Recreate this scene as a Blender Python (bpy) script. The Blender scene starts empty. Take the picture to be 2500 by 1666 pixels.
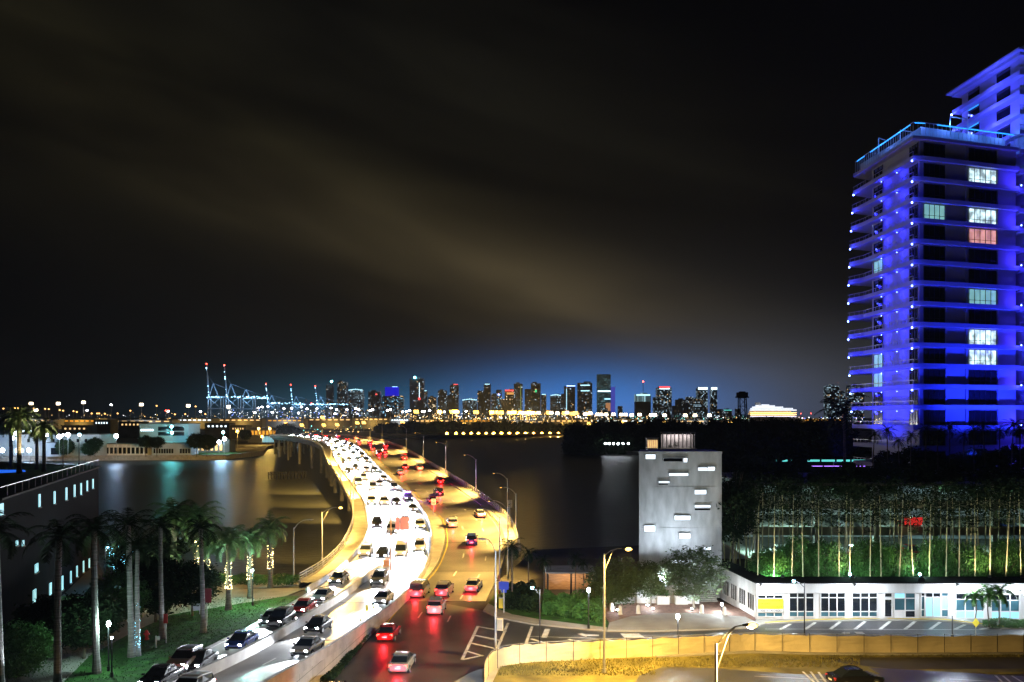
import bpy, math, random
from mathutils import Vector, Matrix
R = math.radians; PI = math.pi
SC = bpy.context.scene; COL = SC.collection
random.seed(7)
# ------------------------------------------------------------------ camera
F, CX, HZ, H = 2125.0, 1250.0, 1020.0, 23.0          # focal length (photo px), centre, horizon, eye height
cam = bpy.data.objects.new('camera', bpy.data.cameras.new('camera')); COL.objects.link(cam); SC.camera = cam
cam.location = (0, 0, H); cam.rotation_euler = (R(90), 0, 0)
cam.data.lens = 36*F/2500; cam.data.sensor_width = 36; cam.data.shift_y = (HZ-833)/2500
cam.data.clip_start = 0.5; cam.data.clip_end = 60000
SC.view_settings.view_transform = 'Standard'; SC.view_settings.look = 'None'
SC.view_settings.exposure = 0.0; SC.view_settings.gamma = 1
SC.cycles.use_denoising = True; SC.cycles.max_bounces = 5; SC.cycles.diffuse_bounces = 2
SC.cycles.glossy_bounces = 3; SC.cycles.transmission_bounces = 3; SC.cycles.volume_bounces = 0
SC.cycles.sample_clamp_indirect = 4; SC.cycles.use_light_tree = True
SC.cycles.caustics_reflective = False; SC.cycles.caustics_refractive = False
# ------------------------------------------------------------------ world: overcast night sky lit from below by the city
W = bpy.data.worlds.new('World'); SC.world = W; W.use_nodes = True
nt = W.node_tree; N = nt.nodes; L = nt.links; N.clear()
def nd(t, **k):
    n = N.new(t)
    for a, b in k.items(): setattr(n, a, b)
    return n
def mth(op, a, b=None, c=None):
    n = nd('ShaderNodeMath', operation=op)
    for i, s in enumerate((a, b, c)):
        if s is None: continue
        if isinstance(s, (int, float)): n.inputs[i].default_value = s
        else: L.new(s, n.inputs[i])
    return n.outputs[0]
tc = nd('ShaderNodeTexCoord'); sx = nd('ShaderNodeSeparateXYZ'); L.new(tc.outputs['Generated'], sx.inputs[0])
az = mth('ARCTAN2', sx.outputs[0], sx.outputs[1]); el = mth('ARCSINE', sx.outputs[2])
def gauss(a0, e0, wa, we, tilt=0):
    da = mth('SUBTRACT', az, a0); de = mth('SUBTRACT', mth('SUBTRACT', el, e0), mth('MULTIPLY', da, tilt))
    q = mth('ADD', mth('POWER', mth('ABSOLUTE', mth('DIVIDE', da, wa)), 2), mth('POWER', mth('ABSOLUTE', mth('DIVIDE', de, we)), 2))
    return mth('EXPONENT', mth('MULTIPLY', q, -1))
cv = nd('ShaderNodeCombineXYZ'); L.new(mth('MULTIPLY', az, 1.6), cv.inputs[0])
L.new(mth('ADD', mth('MULTIPLY', el, 7.5), mth('MULTIPLY', az, 1.8)), cv.inputs[1])
nz = nd('ShaderNodeTexNoise'); nz.inputs['Scale'].default_value = 1.15; nz.inputs['Detail'].default_value = 3.4
nz.inputs['Roughness'].default_value = 0.48; nz.inputs['Distortion'].default_value = 0.35; L.new(cv.outputs[0], nz.inputs['Vector'])
cl = mth('MULTIPLY', mth('POWER', nz.outputs['Fac'], 2.7), 6.0)
def add_rgb(prev, fac, col):
    m = nd('ShaderNodeVectorMath', operation='SCALE'); m.inputs[0].default_value = col; L.new(fac, m.inputs['Scale'])
    a = nd('ShaderNodeVectorMath', operation='ADD'); L.new(m.outputs[0], a.inputs[1])
    if prev is None: a.inputs[0].default_value = (0.0006, 0.0007, 0.0011)
    else: L.new(prev, a.inputs[0])
    return a.outputs[0]
c = add_rgb(None, mth('MULTIPLY', cl, gauss(0.02, 0.15, 0.30, 0.055, -0.27)), (0.036, 0.027, 0.0135))
c = add_rgb(c, mth('MULTIPLY', cl, gauss(-0.42, 0.30, 0.50, 0.10, -0.28)), (0.0080, 0.0068, 0.0028))
c = add_rgb(c, mth('MULTIPLY', cl, gauss(-0.10, 0.38, 0.42, 0.09, -0.25)), (0.0050, 0.0046, 0.0028))
c = add_rgb(c, gauss(0.19, 0.12, 0.20, 0.075, -0.1), (0.008, 0.008, 0.0085))
c = add_rgb(c, gauss(0.085, 0.018, 0.15, 0.040), (0.016, 0.19, 0.66))
c = add_rgb(c, gauss(0.27, 0.025, 0.20, 0.060), (0.060, 0.066, 0.080))
c = add_rgb(c, gauss(-0.14, 0.010, 0.16, 0.034), (0.008, 0.075, 0.12))
c = add_rgb(c, gauss(0.06, 0.00, 0.26, 0.022), (0.045, 0.052, 0.085))
sky = nd('ShaderNodeTexSky'); sky.sky_type = 'NISHITA'; sky.sun_disc = False; sky.sun_elevation = R(-12); sky.sun_rotation = R(200)
sk = nd('ShaderNodeVectorMath', operation='SCALE'); L.new(sky.outputs[0], sk.inputs[0]); sk.inputs['Scale'].default_value = 0.05
ad = nd('ShaderNodeVectorMath', operation='ADD'); L.new(c, ad.inputs[0]); L.new(sk.outputs[0], ad.inputs[1])
bg = nd('ShaderNodeBackground'); bg.inputs['Strength'].default_value = 1.0; L.new(ad.outputs[0], bg.inputs['Color'])
wo = nd('ShaderNodeOutputWorld'); L.new(bg.outputs[0], wo.inputs['Surface'])

# ------------------------------------------------------------------ helpers
def G(px, py, z=0.0):
    """ground point of height z seen at photo pixel (px, py)"""
    Y = F*(H-z)/(py-HZ); return Vector(((px-CX)/F*Y, Y, z))
def At(px, py, Y): return Vector(((px-CX)/F*Y, Y, H-(py-HZ)/F*Y))
def XA(px, Y): return (px-CX)/F*Y
def ZA(py, Y): return H-(py-HZ)/F*Y
def mat(name, col, rough=0.8, var=0.2, scale=1.5, bump=0.0, metal=0.0, emit=None, es=0.0, spec=0.4, lit=False, stretch=None, bscale=None, trans=0):
    m = bpy.data.materials.new(name); m.use_nodes = True; t = m.node_tree; b = t.nodes['Principled BSDF']
    b.inputs['Roughness'].default_value = rough; b.inputs['Metallic'].default_value = metal
    b.inputs['Specular IOR Level'].default_value = spec
    if trans: b.inputs['Transmission Weight'].default_value = trans
    tcn = t.nodes.new('ShaderNodeTexCoord'); n = t.nodes.new('ShaderNodeTexNoise'); n.inputs['Scale'].default_value = scale
    n.inputs['Detail'].default_value = 5; src = tcn.outputs['Object']
    if stretch:
        mp = t.nodes.new('ShaderNodeMapping'); mp.inputs['Scale'].default_value = stretch; t.links.new(src, mp.inputs[0]); src = mp.outputs[0]
    t.links.new(src, n.inputs['Vector'])
    r = t.nodes.new('ShaderNodeValToRGB'); r.color_ramp.elements[0].position = 0.3; r.color_ramp.elements[1].position = 0.72
    r.color_ramp.elements[0].color = [x*(1-var) for x in col]+[1]; r.color_ramp.elements[1].color = [min(1, x*(1+var)) for x in col]+[1]
    t.links.new(n.outputs['Fac'], r.inputs[0]); t.links.new(r.outputs[0], b.inputs['Base Color'])
    if bump:
        n2 = t.nodes.new('ShaderNodeTexNoise'); n2.inputs['Scale'].default_value = bscale or scale*8; n2.inputs['Detail'].default_value = 4
        t.links.new(src, n2.inputs['Vector'])
        bp = t.nodes.new('ShaderNodeBump'); bp.inputs['Strength'].default_value = bump; bp.inputs['Distance'].default_value = 0.05
        t.links.new(n2.outputs['Fac'], bp.inputs['Height']); t.links.new(bp.outputs[0], b.inputs['Normal'])
    if emit:
        b.inputs['Emission Color'].default_value = list(emit)+[1]; b.inputs['Emission Strength'].default_value = es
        if not lit: m.cycles.emission_sampling = 'NONE'
    return m
def windows_mat(name, col, wx, wz, frac, lit_col, es, base=0, warm=0.25, band=None):
    """facade with a grid of small windows, some of them lit (seen from kilometres away)"""
    m = mat(name, col, 0.5, 0.15, 0.05); t = m.node_tree; b = t.nodes['Principled BSDF']; ln = t.links
    def n(ty, **k):
        q = t.nodes.new(ty)
        for a, c_ in k.items(): setattr(q, a, c_)
        return q
    def mt(op, a, b_=None):
        q = n('ShaderNodeMath', operation=op)
        for i, s in enumerate((a, b_)):
            if s is None: continue
            if isinstance(s, (int, float)): q.inputs[i].default_value = s
            else: ln.new(s, q.inputs[i])
        return q.outputs[0]
    tcn = n('ShaderNodeTexCoord'); s = n('ShaderNodeSeparateXYZ'); ln.new(tcn.outputs['Object'], s.inputs[0])
    u = mt('DIVIDE', mt('ADD', s.outputs[0], s.outputs[1]), wx); v = mt('DIVIDE', s.outputs[2], wz)
    fu = mt('FLOOR', u); fv = mt('FLOOR', v)
    cb = n('ShaderNodeCombineXYZ'); ln.new(fu, cb.inputs[0]); ln.new(fv, cb.inputs[1]); ln.new(mt('MULTIPLY', n('ShaderNodeObjectInfo').outputs['Random'], 91), cb.inputs[2])
    wn = n('ShaderNodeTexWhiteNoise', noise_dimensions='3D'); ln.new(cb.outputs[0], wn.inputs['Vector'])
    on = mt('LESS_THAN', wn.outputs['Value'], frac)
    inu = mt('MULTIPLY', mt('GREATER_THAN', mt('FRACT', u), 0.22), mt('GREATER_THAN', mt('FRACT', v), 0.38))
    sc_ = n('ShaderNodeSeparateColor'); ln.new(wn.outputs['Color'], sc_.inputs[0])
    br = mt('ADD', mt('MULTIPLY', mt('POWER', sc_.outputs[1], 3.0), 1.6), 0.12)
    st = mt('MULTIPLY', mt('MULTIPLY', mt('MULTIPLY', on, inu), br), es)
    mx = n('ShaderNodeMix', data_type='RGBA'); ln.new(mt('LESS_THAN', sc_.outputs[2], warm), mx.inputs[0])
    mx.inputs[6].default_value = list(lit_col)+[1]; mx.inputs[7].default_value = (1, 0.62, 0.28, 1)
    ln.new(mx.outputs[2], b.inputs['Emission Color']); ln.new(st, b.inputs['Emission Strength'])
    m.cycles.emission_sampling = 'NONE'
    return m
class MB:
    def __init__(s): s.v = []; s.f = []; s.m = []
    def face(s, pts, mi=0):
        i = len(s.v); s.v += [tuple(p) for p in pts]; s.f.append(tuple(range(i, i+len(pts)))); s.m.append(mi); return s
    def box(s, c, d, rz=0.0, mi=0, rx=0.0, ry=0.0):
        M_ = Matrix.Translation(Vector(c)) @ Matrix.Rotation(rz, 4, 'Z') @ Matrix.Rotation(ry, 4, 'Y') @ Matrix.Rotation(rx, 4, 'X')
        i = len(s.v)
        for x in (-.5, .5):
            for y in (-.5, .5):
                for z in (-.5, .5): s.v.append(tuple(M_ @ Vector((x*d[0], y*d[1], z*d[2]))))
        for q in ((0,1,3,2),(4,6,7,5),(0,4,5,1),(2,3,7,6),(0,2,6,4),(1,5,7,3)): s.f.append(tuple(i+k for k in q)); s.m.append(mi)
        return s
    def prism(s, poly, z0, z1, mi=0, mtop=None):
        a = sum(poly[i][0]*poly[(i+1) % len(poly)][1]-poly[(i+1) % len(poly)][0]*poly[i][1] for i in range(len(poly)))
        if a < 0: poly = poly[::-1]
        n = len(poly); i = len(s.v)
        s.v += [(p[0], p[1], z0) for p in poly]+[(p[0], p[1], z1) for p in poly]
        s.f.append(tuple(i+k for k in range(n))[::-1]); s.m.append(mi)
        s.f.append(tuple(i+n+k for k in range(n))); s.m.append(mi if mtop is None else mtop)
        for k in range(n):
            j = (k+1) % n; s.f.append((i+k, i+j, i+n+j, i+n+k)); s.m.append(mi)
        return s
    def wall(s, a, b, z0, z1, t, mi=0):
        a = Vector(a[:2]); b = Vector(b[:2]); d = (b-a)
        if d.length < 1e-6: return s
        nn = Vector((-d.y, d.x)).normalized()*t/2
        return s.prism([a-nn, b-nn, b+nn, a+nn], z0, z1, mi)
    def tube(s, pts, rad, n=8, mi=0, cap=True):
        pts = [Vector(p) for p in pts]
        if isinstance(rad, (int, float)): rad = [rad]*len(pts)
        i0 = len(s.v)
        for k, p in enumerate(pts):
            d = (pts[min(k+1, len(pts)-1)]-pts[max(k-1, 0)]).normalized()
            u = d.orthogonal().normalized() if abs(d.z) < 0.98 else Vector((1, 0, 0)); u = (u-d*u.dot(d)).normalized(); w = d.cross(u)
            if k and (u.dot(pu) < 0): pass
            pu = u
            for j in range(n):
                a = 2*PI*j/n; s.v.append(tuple(p+(u*math.cos(a)+w*math.sin(a))*rad[k]))
        for k in range(len(pts)-1):
            for j in range(n):
                a = i0+k*n+j; b = i0+k*n+(j+1) % n; s.f.append((a, b, b+n, a+n)); s.m.append(mi)
        if cap:
            s.f.append(tuple(i0+j for j in range(n))[::-1]); s.m.append(mi)
            s.f.append(tuple(i0+(len(pts)-1)*n+j for j in range(n))); s.m.append(mi)
        return s
    def ball(s, c, r, mi=0, nu=8, nv=5, sc=(1, 1, 1)):
        c = Vector(c); i = len(s.v)
        for a in range(nv+1):
            th = PI*a/nv
            for b in range(nu):
                ph = 2*PI*b/nu; s.v.append((c.x+r*sc[0]*math.sin(th)*math.cos(ph), c.y+r*sc[1]*math.sin(th)*math.sin(ph), c.z+r*sc[2]*math.cos(th)))
        for a in range(nv):
            for b in range(nu):
                p = i+a*nu+b; q = i+a*nu+(b+1) % nu; s.f.append((p, p+nu, q+nu, q)); s.m.append(mi)
        return s
    def loft(s, rings, mi=0, cap=True):
        n = len(rings[0]); i = len(s.v)
        for r in rings: s.v += [tuple(p) for p in r]
        for k in range(len(rings)-1):
            for j in range(n):
                a = i+k*n+j; b = i+k*n+(j+1) % n; s.f.append((a, b, b+n, a+n)); s.m.append(mi)
        if cap:
            s.f.append(tuple(i+j for j in range(n))[::-1]); s.m.append(mi)
            s.f.append(tuple(i+(len(rings)-1)*n+j for j in range(n))); s.m.append(mi)
        return s
    def ribbon(s, A, B, mi=0):
        i = len(s.v); n = len(A)
        for a, b in zip(A, B): s.v += [tuple(a), tuple(b)]
        for k in range(n-1): s.f.append((i+2*k, i+2*k+1, i+2*k+3, i+2*k+2)); s.m.append(mi)
        return s
    def build(s, name, mats, parent=None, smooth=False, loc=None):
        me = bpy.data.meshes.new(name)
        if loc is not None: s.v = [(x-loc[0], y-loc[1], z-loc[2]) for x, y, z in s.v]
        me.from_pydata(s.v, [], s.f); me.update()
        if not isinstance(mats, (list, tuple)): mats = [mats]
        for m in mats: me.materials.append(m)
        if len(mats) > 1: me.polygons.foreach_set('material_index', s.m)
        if smooth: me.polygons.foreach_set('use_smooth', [True]*len(s.f))
        o = bpy.data.objects.new(name, me); COL.objects.link(o)
        if loc is not None: o.location = loc
        if parent: o.parent = parent
        return o
def thing(name, label, cat, loc=(0, 0, 0), rz=0, group=None):
    o = bpy.data.objects.new(name, None); COL.objects.link(o); o.location = loc; o.rotation_euler = (0, 0, rz)
    o.empty_display_size = 0.2
    o['label'] = label; o['category'] = cat
    if group: o['group'] = group
    return o
def tag(o, label, cat, group=None):
    o['label'] = label; o['category'] = cat
    if group: o['group'] = group
    return o
def struct(o): o['kind'] = 'structure'; return o
def stuff(o, label=None, cat=None):
    o['kind'] = 'stuff'
    if label: o['label'] = label; o['category'] = cat
    return o
def light(parent, kind, loc, power, col, size=0.15, cone=None, blend=0.5, tgt=None, name='bulb'):
    d = bpy.data.lights.new(name, kind); d.energy = power; d.color = col
    if kind == 'AREA': d.size = size
    else: d.shadow_soft_size = size
    if kind == 'SPOT': d.spot_size = R(cone); d.spot_blend = blend
    o = bpy.data.objects.new(name, d); COL.objects.link(o); o.location = loc
    if tgt is not None: o.rotation_euler = (Vector(tgt)-Vector(loc)).to_track_quat('-Z', 'Y').to_euler()
    if parent: o.parent = parent
    return o
def dup(o, loc=None, rz=None, scale=None):
    def cp(s, par):
        n = s.copy(); COL.objects.link(n)
        if par: n.parent = par
        for ch in s.children: cp(ch, n)
        return n
    r = cp(o, None)
    if loc is not None: r.location = loc
    if rz is not None: r.rotation_euler = (0, 0, rz)
    if scale is not None: r.scale = (scale,)*3 if isinstance(scale, (int, float)) else scale
    return r
ORD = ['first', 'second', 'third', 'fourth', 'fifth', 'sixth', 'seventh', 'eighth', 'ninth', 'tenth', 'eleventh', 'twelfth', 'thirteenth', 'fourteenth',
       'fifteenth', 'sixteenth', 'seventeenth', 'eighteenth', 'nineteenth']
TENS = ['', '', 'twenty', 'thirty', 'forty', 'fifty', 'sixty', 'seventy', 'eighty', 'ninety']
def nth(n):
    if n > 99: return 'hundredth' if n == 100 else 'hundred and '+nth(n-100)
    if n < 20: return ORD[n-1]
    t, u = divmod(n, 10)
    return (TENS[t][:-1]+'ieth') if u == 0 else TENS[t]+'-'+ORD[u-1]
def lerp_tab(tab, y):
    if y <= tab[0][0]: return tab[0][1]
    for (a, b), (c_, d) in zip(tab, tab[1:]):
        if y <= c_: return b+(d-b)*(y-a)/(c_-a)
    return tab[-1][1]
def smooth_tab(tab):
    """monotone-ish cubic (Catmull-Rom) through a table"""
    def f(y):
        if y <= tab[0][0]: return tab[0][1]
        if y >= tab[-1][0]: return tab[-1][1]
        for i in range(len(tab)-1):
            if y <= tab[i+1][0]: break
        x0, y0 = tab[i]; x1, y1 = tab[i+1]; h = x1-x0
        m0 = (y1-tab[i-1][1])/(x1-tab[i-1][0]) if i else (y1-y0)/h
        m1 = (tab[i+2][1]-y0)/(tab[i+2][0]-x0) if i+2 < len(tab) else (y1-y0)/h
        t = (y-x0)/h
        return (2*t**3-3*t*t+1)*y0+(t**3-2*t*t+t)*h*m0+(-2*t**3+3*t*t)*y1+(t**3-t*t)*h*m1
    return f

# ------------------------------------------------------------------ materials
m_asph = mat('asphalt', (0.055, 0.057, 0.063), 0.4, 0.35, 0.35, 0.3, bscale=30, spec=0.5)
m_deck = mat('deck_concrete', (0.16, 0.155, 0.145), 0.33, 0.28, 0.3, 0.12, bscale=12, spec=0.7)
m_conc = mat('concrete', (0.30, 0.29, 0.27), 0.8, 0.25, 0.6, 0.3)
m_walk = mat('sidewalk', (0.33, 0.32, 0.29), 0.8, 0.18, 0.5, 0.2)
m_white = mat('white_paint', (0.62, 0.62, 0.60), 0.6, 0.22, 1.5)
m_yel = mat('yellow_paint', (0.70, 0.55, 0.05), 0.6, 0.1, 1.0)
m_grass = mat('grass', (0.022, 0.095, 0.010), 0.9, 0.55, 0.9, 0.8, bscale=14)
m_dry = mat('dry_grass', (0.17, 0.15, 0.04), 0.9, 0.6, 0.35, 0.9, bscale=12)
m_dirt = mat('dirt', (0.06, 0.055, 0.05), 0.9, 0.4, 0.2, 0.5)
m_brick = mat('brick_paving', (0.22, 0.13, 0.10), 0.8, 0.35, 2.5, 0.3)
m_steel = mat('galvanised_steel', (0.45, 0.44, 0.42), 0.45, 0.15, 2, metal=0.5)
m_dkmet = mat('black_metal', (0.02, 0.02, 0.022), 0.45, 0.2, 3)
m_leaf = mat('palm_leaf', (0.08, 0.13, 0.045), 0.55, 0.5, 0.7)
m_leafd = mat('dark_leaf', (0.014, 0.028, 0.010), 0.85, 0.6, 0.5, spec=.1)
m_leafg = mat('bright_leaf', (0.05, 0.14, 0.03), 0.5, 0.55, 0.7)
m_leafo = mat('olive_leaf', (0.06, 0.095, 0.03), 0.6, 0.5, 1.2)
m_bark = mat('bark', (0.13, 0.105, 0.08), 0.9, 0.5, 3, 0.6, stretch=(.6, .6, 4))
m_royal = mat('royal_palm_bark', (0.26, 0.235, 0.235), 0.85, 0.5, 1.0, 0.6, stretch=(.4, .4, 6))
m_bamboo = mat('bamboo_cane', (0.45, 0.40, 0.22), 0.5, 0.25, 0.6, stretch=(1, 1, 2.2))
m_plaster = mat('white_plaster', (0.68, 0.68, 0.68), 0.7, 0.2, 0.8, stretch=(1, 1, .25))
m_glassd = mat('dark_glass', (0.010, 0.014, 0.02), 0.08, 0.3, 0.3, spec=0.8)
m_glassb = mat('blue_glass', (0.05, 0.13, 0.17), 0.15, 0.4, 0.5, spec=0.8)
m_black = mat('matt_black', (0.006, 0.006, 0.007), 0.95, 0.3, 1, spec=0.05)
m_tan = mat('tan_screen', (0.58, 0.50, 0.33), 0.85, 0.30, 0.25, 0.6, bscale=1.6)
m_red = mat('red_paint', (0.5, 0.02, 0.02), 0.5, 0.15, 2)
m_blue = mat('blue_paint', (0.01, 0.04, 0.5), 0.5, 0.1, 2)
m_tower = mat('stucco', (0.55, 0.56, 0.60), 0.75, 0.08, 0.3)
m_hull = mat('dark_blue_hull', (0.03, 0.04, 0.07), 0.4, 0.1, 1)
def em(name, col, s, base=None, lit=False): return mat(name, base or col, 0.5, 0.05, 2, emit=col, es=s, lit=lit)
e_sod = em('sodium_lamp', (1, 0.52, 0.10), 5); e_white = em('white_lamp', (0.85, 0.92, 1.0), 50); e_cyan = em('cyan_lamp', (0.35, 0.85, 1.0), 40)
e_head = em('headlight_glass', (0.88, 0.92, 1.0), 120); e_tail = em('taillight_glass', (1.0, 0.03, 0.02), 22)
e_bowl = em('bright_bowl', (1, .60, .14), 6)
e_blue = em('blue_led', (0.10, 0.16, 1.0), 40); e_fairy = em('fairy_light', (1, 0.75, 0.35), 14); e_icy = em('icy_fairy_light', (0.25, 0.75, 1.0), 9)
e_red = em('red_beacon', (1, 0.05, 0.03), 25); e_win = em('lit_window', (0.72, 0.90, 1.0), 2.6); e_winw = em('warm_window', (1, 0.62, 0.25), 1.3)
e_teal = em('teal_strip', (0.10, 0.55, 0.50), 1.4); e_port = em('port_floodlight', (0.9, 0.93, 1.0), 30); e_pwarm = em('warm_floodlight', (1, 0.58, 0.16), 34)
e_amb = em('amber_floodlight', (1, 0.58, 0.12), 3.6); e_slot = em('lit_slot', (0.80, 0.90, 1.0), 1.5); e_vio = em('violet_strip', (0.45, 0.2, 1.0), 2.5)
e_pool = em('pool_water', (0.02, 0.15, 0.9), 0.9); e_wteal = em('teal_window', (0.28, 0.62, 0.72), 0.7)

# ------------------------------------------------------------------ water and land
def land(name, poly, z0, z1, m): return struct(MB().prism(poly, z0, z1).build(name, m))
m_water = mat('sea_water', (0.010, 0.011, 0.009), 0.36, 0.3, 0.02, spec=0.5)
t = m_water.node_tree; b = t.nodes['Principled BSDF']
tcn = t.nodes.new('ShaderNodeTexCoord'); mp = t.nodes.new('ShaderNodeMapping'); mp.inputs['Scale'].default_value = (0.5, 1.5, 1); t.links.new(tcn.outputs['Object'], mp.inputs[0])
nw = t.nodes.new('ShaderNodeTexNoise'); nw.inputs['Scale'].default_value = 0.9; nw.inputs['Detail'].default_value = 5; t.links.new(mp.outputs[0], nw.inputs['Vector'])
bp = t.nodes.new('ShaderNodeBump'); bp.inputs['Strength'].default_value = 0.8; bp.inputs['Distance'].default_value = 0.3
t.links.new(nw.outputs['Fac'], bp.inputs['Height']); t.links.new(bp.outputs[0], b.inputs['Normal'])
struct(MB().face([(-30000, -500, -1.2), (30000, -500, -1.2), (30000, 40000, -1.2), (-30000, 40000, -1.2)]).build('water', m_water))
land('ground', [(-300, 10), (300, 10), (420, 330), (60, 300), (52, 165), (4, 152), (-3, 118), (-28, 127), (-60, 128), (-75, 155), (-95, 200), (-300, 240)], -3, -0.06, m_dirt)
land('island_ground', [(-1100, 470), (-330, 480), (-165, 500), (-160, 560), (-185, 660), (-205, 800), (-190, 900), (-100, 1010), (60, 1112), (200, 1125), (420, 1135), (500, 1400), (-1300, 1400)], -4, 1.2, m_dirt)
land('port_ground', [(-3500, 1600), (3500, 1600), (9000, 9000), (-9000, 9000)], -4, 1.0, m_dirt)
land('wooded_island_ground', [(75, 560), (420, 520), (600, 700), (600, 900), (120, 950), (70, 700)], -4, 1.0, m_dirt)
struct(MB().prism([G(490, 1112, 1.2), G(560, 1113, 1.2), (-170, 560), (-300, 580), G(150, 1105, 1.2), G(150, 1112, 1.2)], 1.2, 1.35).build('lawn', m_grass))
MB_ = MB().wall((-330, 480), (-165, 500), -1.5, 1.6, 1.2).wall((-165, 500), (-160, 560), -1.5, 1.6, 1.2); tag(MB_.build('sea_wall', m_conc), 'dark sea wall along the lawn of the island across the water', 'sea wall')

# ------------------------------------------------------------------ the causeway: edges as curves in plan
ZT = smooth_tab([(40, 0), (100, 0), (115, 0.1), (130, 0.75), (150, 1.9), (200, 4.6), (260, 7.6), (330, 10.3), (400, 11.8), (460, 12.2), (520, 11.8), (620, 9.5), (720, 6.5), (850, 3.5), (1000, 2.6), (1500, 2.6)])
ZL = smooth_tab([(30, 6), (46, 4.6), (60, 3.2), (76, 1.8), (83, 1.35), (95, 0.75), (112, 0.4), (130, 0.9), (150, 1.9), (200, 4.6)])
def zl(y): return ZL(y) if y < 150 else ZT(y)
E_ = dict(
 Lrail=[(46, -34), (100, -31), (118, -28.8), (126, -27.8), (136, -27.5), (148, -28.2), (165, -30.2), (183, -33.6), (202, -38.2), (244, -49.5), (290, -62), (340, -74)],
 Lcurb=[(46, -31.5), (62, -29.3), (77, -29), (106, -27.0), (127, -25.1), (141, -24.9), (156, -26.0), (171, -28.6), (191, -32.6), (203, -35.7), (226, -42), (260, -51.4), (300, -61.5), (340, -71)],
 Ledge=[(46, -19.8), (60, -18.4), (75, -16.8), (90, -15.2), (105, -13.6), (116, -12.8), (129, -12.5), (144, -13.2), (165, -15.6), (192, -21.3), (209, -26), (233, -32.6), (254, -38.3), (297, -49), (340, -59.5)],
 Rleft=[(46, -17.0), (76, -15.7), (87, -15), (111, -13.7), (120, -12.4), (128, -11.6), (136, -11.3), (150, -11.6), (171, -14.2), (192, -19.6), (214, -25.2), (264, -38.2), (300, -47.2), (340, -56.9)],
 Rcurb=[(46, 0), (104, -3.4), (113, -3.0), (120, -2.3), (130, -1.6), (140, -1.1), (150, -1.3), (164, -2.4), (183, -5.6), (207, -11.2), (239, -19.8), (294, -34.5), (340, -45.9)],
 Rrail=[(46, 6), (104, 2.5), (120, 1.8), (140, 1.3), (151, .9), (165, -.3), (180, -2.8), (206, -8.7), (245, -18.8), (295.5, -32), (340, -43.2)])
YN = [46+3*i for i in range(99)]                       # 46 .. 340
fns = {k: smooth_tab(v) for k, v in E_.items()}
OFF = dict(Lrail=-15.6, Lcurb=-12.4, Ledge=-1.3, Rleft=1.3, Rcurb=12.0, Rrail=14.8)
mid = [(340, -58.2), (370, -66.5), (400, -76), (440, -91), (480, -107), (520, -123), (560, -138), (600, -150.5), (640, -160), (680, -167), (720, -172), (760, -174), (800, -173), (840, -168), (880, -158), (920, -143), (960, -122), (1000, -94), (1035, -58), (1060, -20), (1076, 15), (1086, 50), (1092, 90), (1095, 140), (1096, 200), (1096, 300), (1096, 420)]
def cr(pts, n):
    out = []
    for i in range(len(pts)-1):
        p0 = Vector(pts[max(i-1, 0)]); p1 = Vector(pts[i]); p2 = Vector(pts[i+1]); p3 = Vector(pts[min(i+2, len(pts)-1)])
        for k in range(n):
            t_ = k/n; out.append(0.5*((2*p1)+(p2-p0)*t_+(2*p0-5*p1+4*p2-p3)*t_*t_+(3*p1-p0-3*p2+p3)*t_**3))
    out.append(Vector(pts[-1])); return out
MID = [Vector((x, y)) for y, x in (tuple(v) for v in cr(mid, 4))]
EDGE = {k: [] for k in E_}
for y in YN[:-1]:
    for k in E_: EDGE[k].append(Vector((fns[k](y), y, zl(y) if k[0] == 'L' else ZT(y))))
NNEAR = len(EDGE['Lrail'])
for i, p in enumerate(MID):
    d = (MID[min(i+1, len(MID)-1)]-MID[max(i-1, 0)]).normalized(); nrm = Vector((d.y, -d.x))
    for k in E_:
        q = p+nrm*OFF[k]; EDGE[k].append(Vector((q.x, q.y, ZT(p.y))))
NT = len(MID)+NNEAR
def idx(y):                                            # section index for a distance
    for i in range(NNEAR):
        if YN[i] >= y: return i
    for i, p in enumerate(MID):
        if p.y >= y: return NNEAR+i
    return NT-1
def sub(k, a, b, dz=0, mix=None, w=0):
    A = EDGE[k][a:b+1]
    if mix: A = [p*(1-w)+q*w for p, q in zip(A, EDGE[mix][a:b+1])]
    return [Vector((p.x, p.y, p.z+dz)) for p in A]
def carve(nm, kA, kB, a, b, m, dz=0, thick=0.0):
    A = sub(kA, a, b, dz); B = sub(kB, a, b, dz); q = MB().ribbon(A, B)
    if thick:
        A2 = [p-Vector((0, 0, thick)) for p in A]; B2 = [p-Vector((0, 0, thick)) for p in B]
        q.ribbon(A2, A); q.ribbon(B, B2); q.ribbon(B2, A2)
    return q.build(nm, m)
iw = idx(112); ib = idx(118)
struct(carve('road', 'Lcurb', 'Ledge', 0, NT-1, m_deck, 0.0, 0.9))
struct(carve('road', 'Rleft', 'Rcurb', idx(109), NT-1, m_deck, 0.004, 0.9))
struct(carve('sidewalk', 'Lrail', 'Lcurb', ib, NT-1, m_walk, 0.16, 1.0))
struct(carve('sidewalk', 'Rcurb', 'Rrail', idx(142), NT-1, m_walk, 0.16, 1.0))
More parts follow.
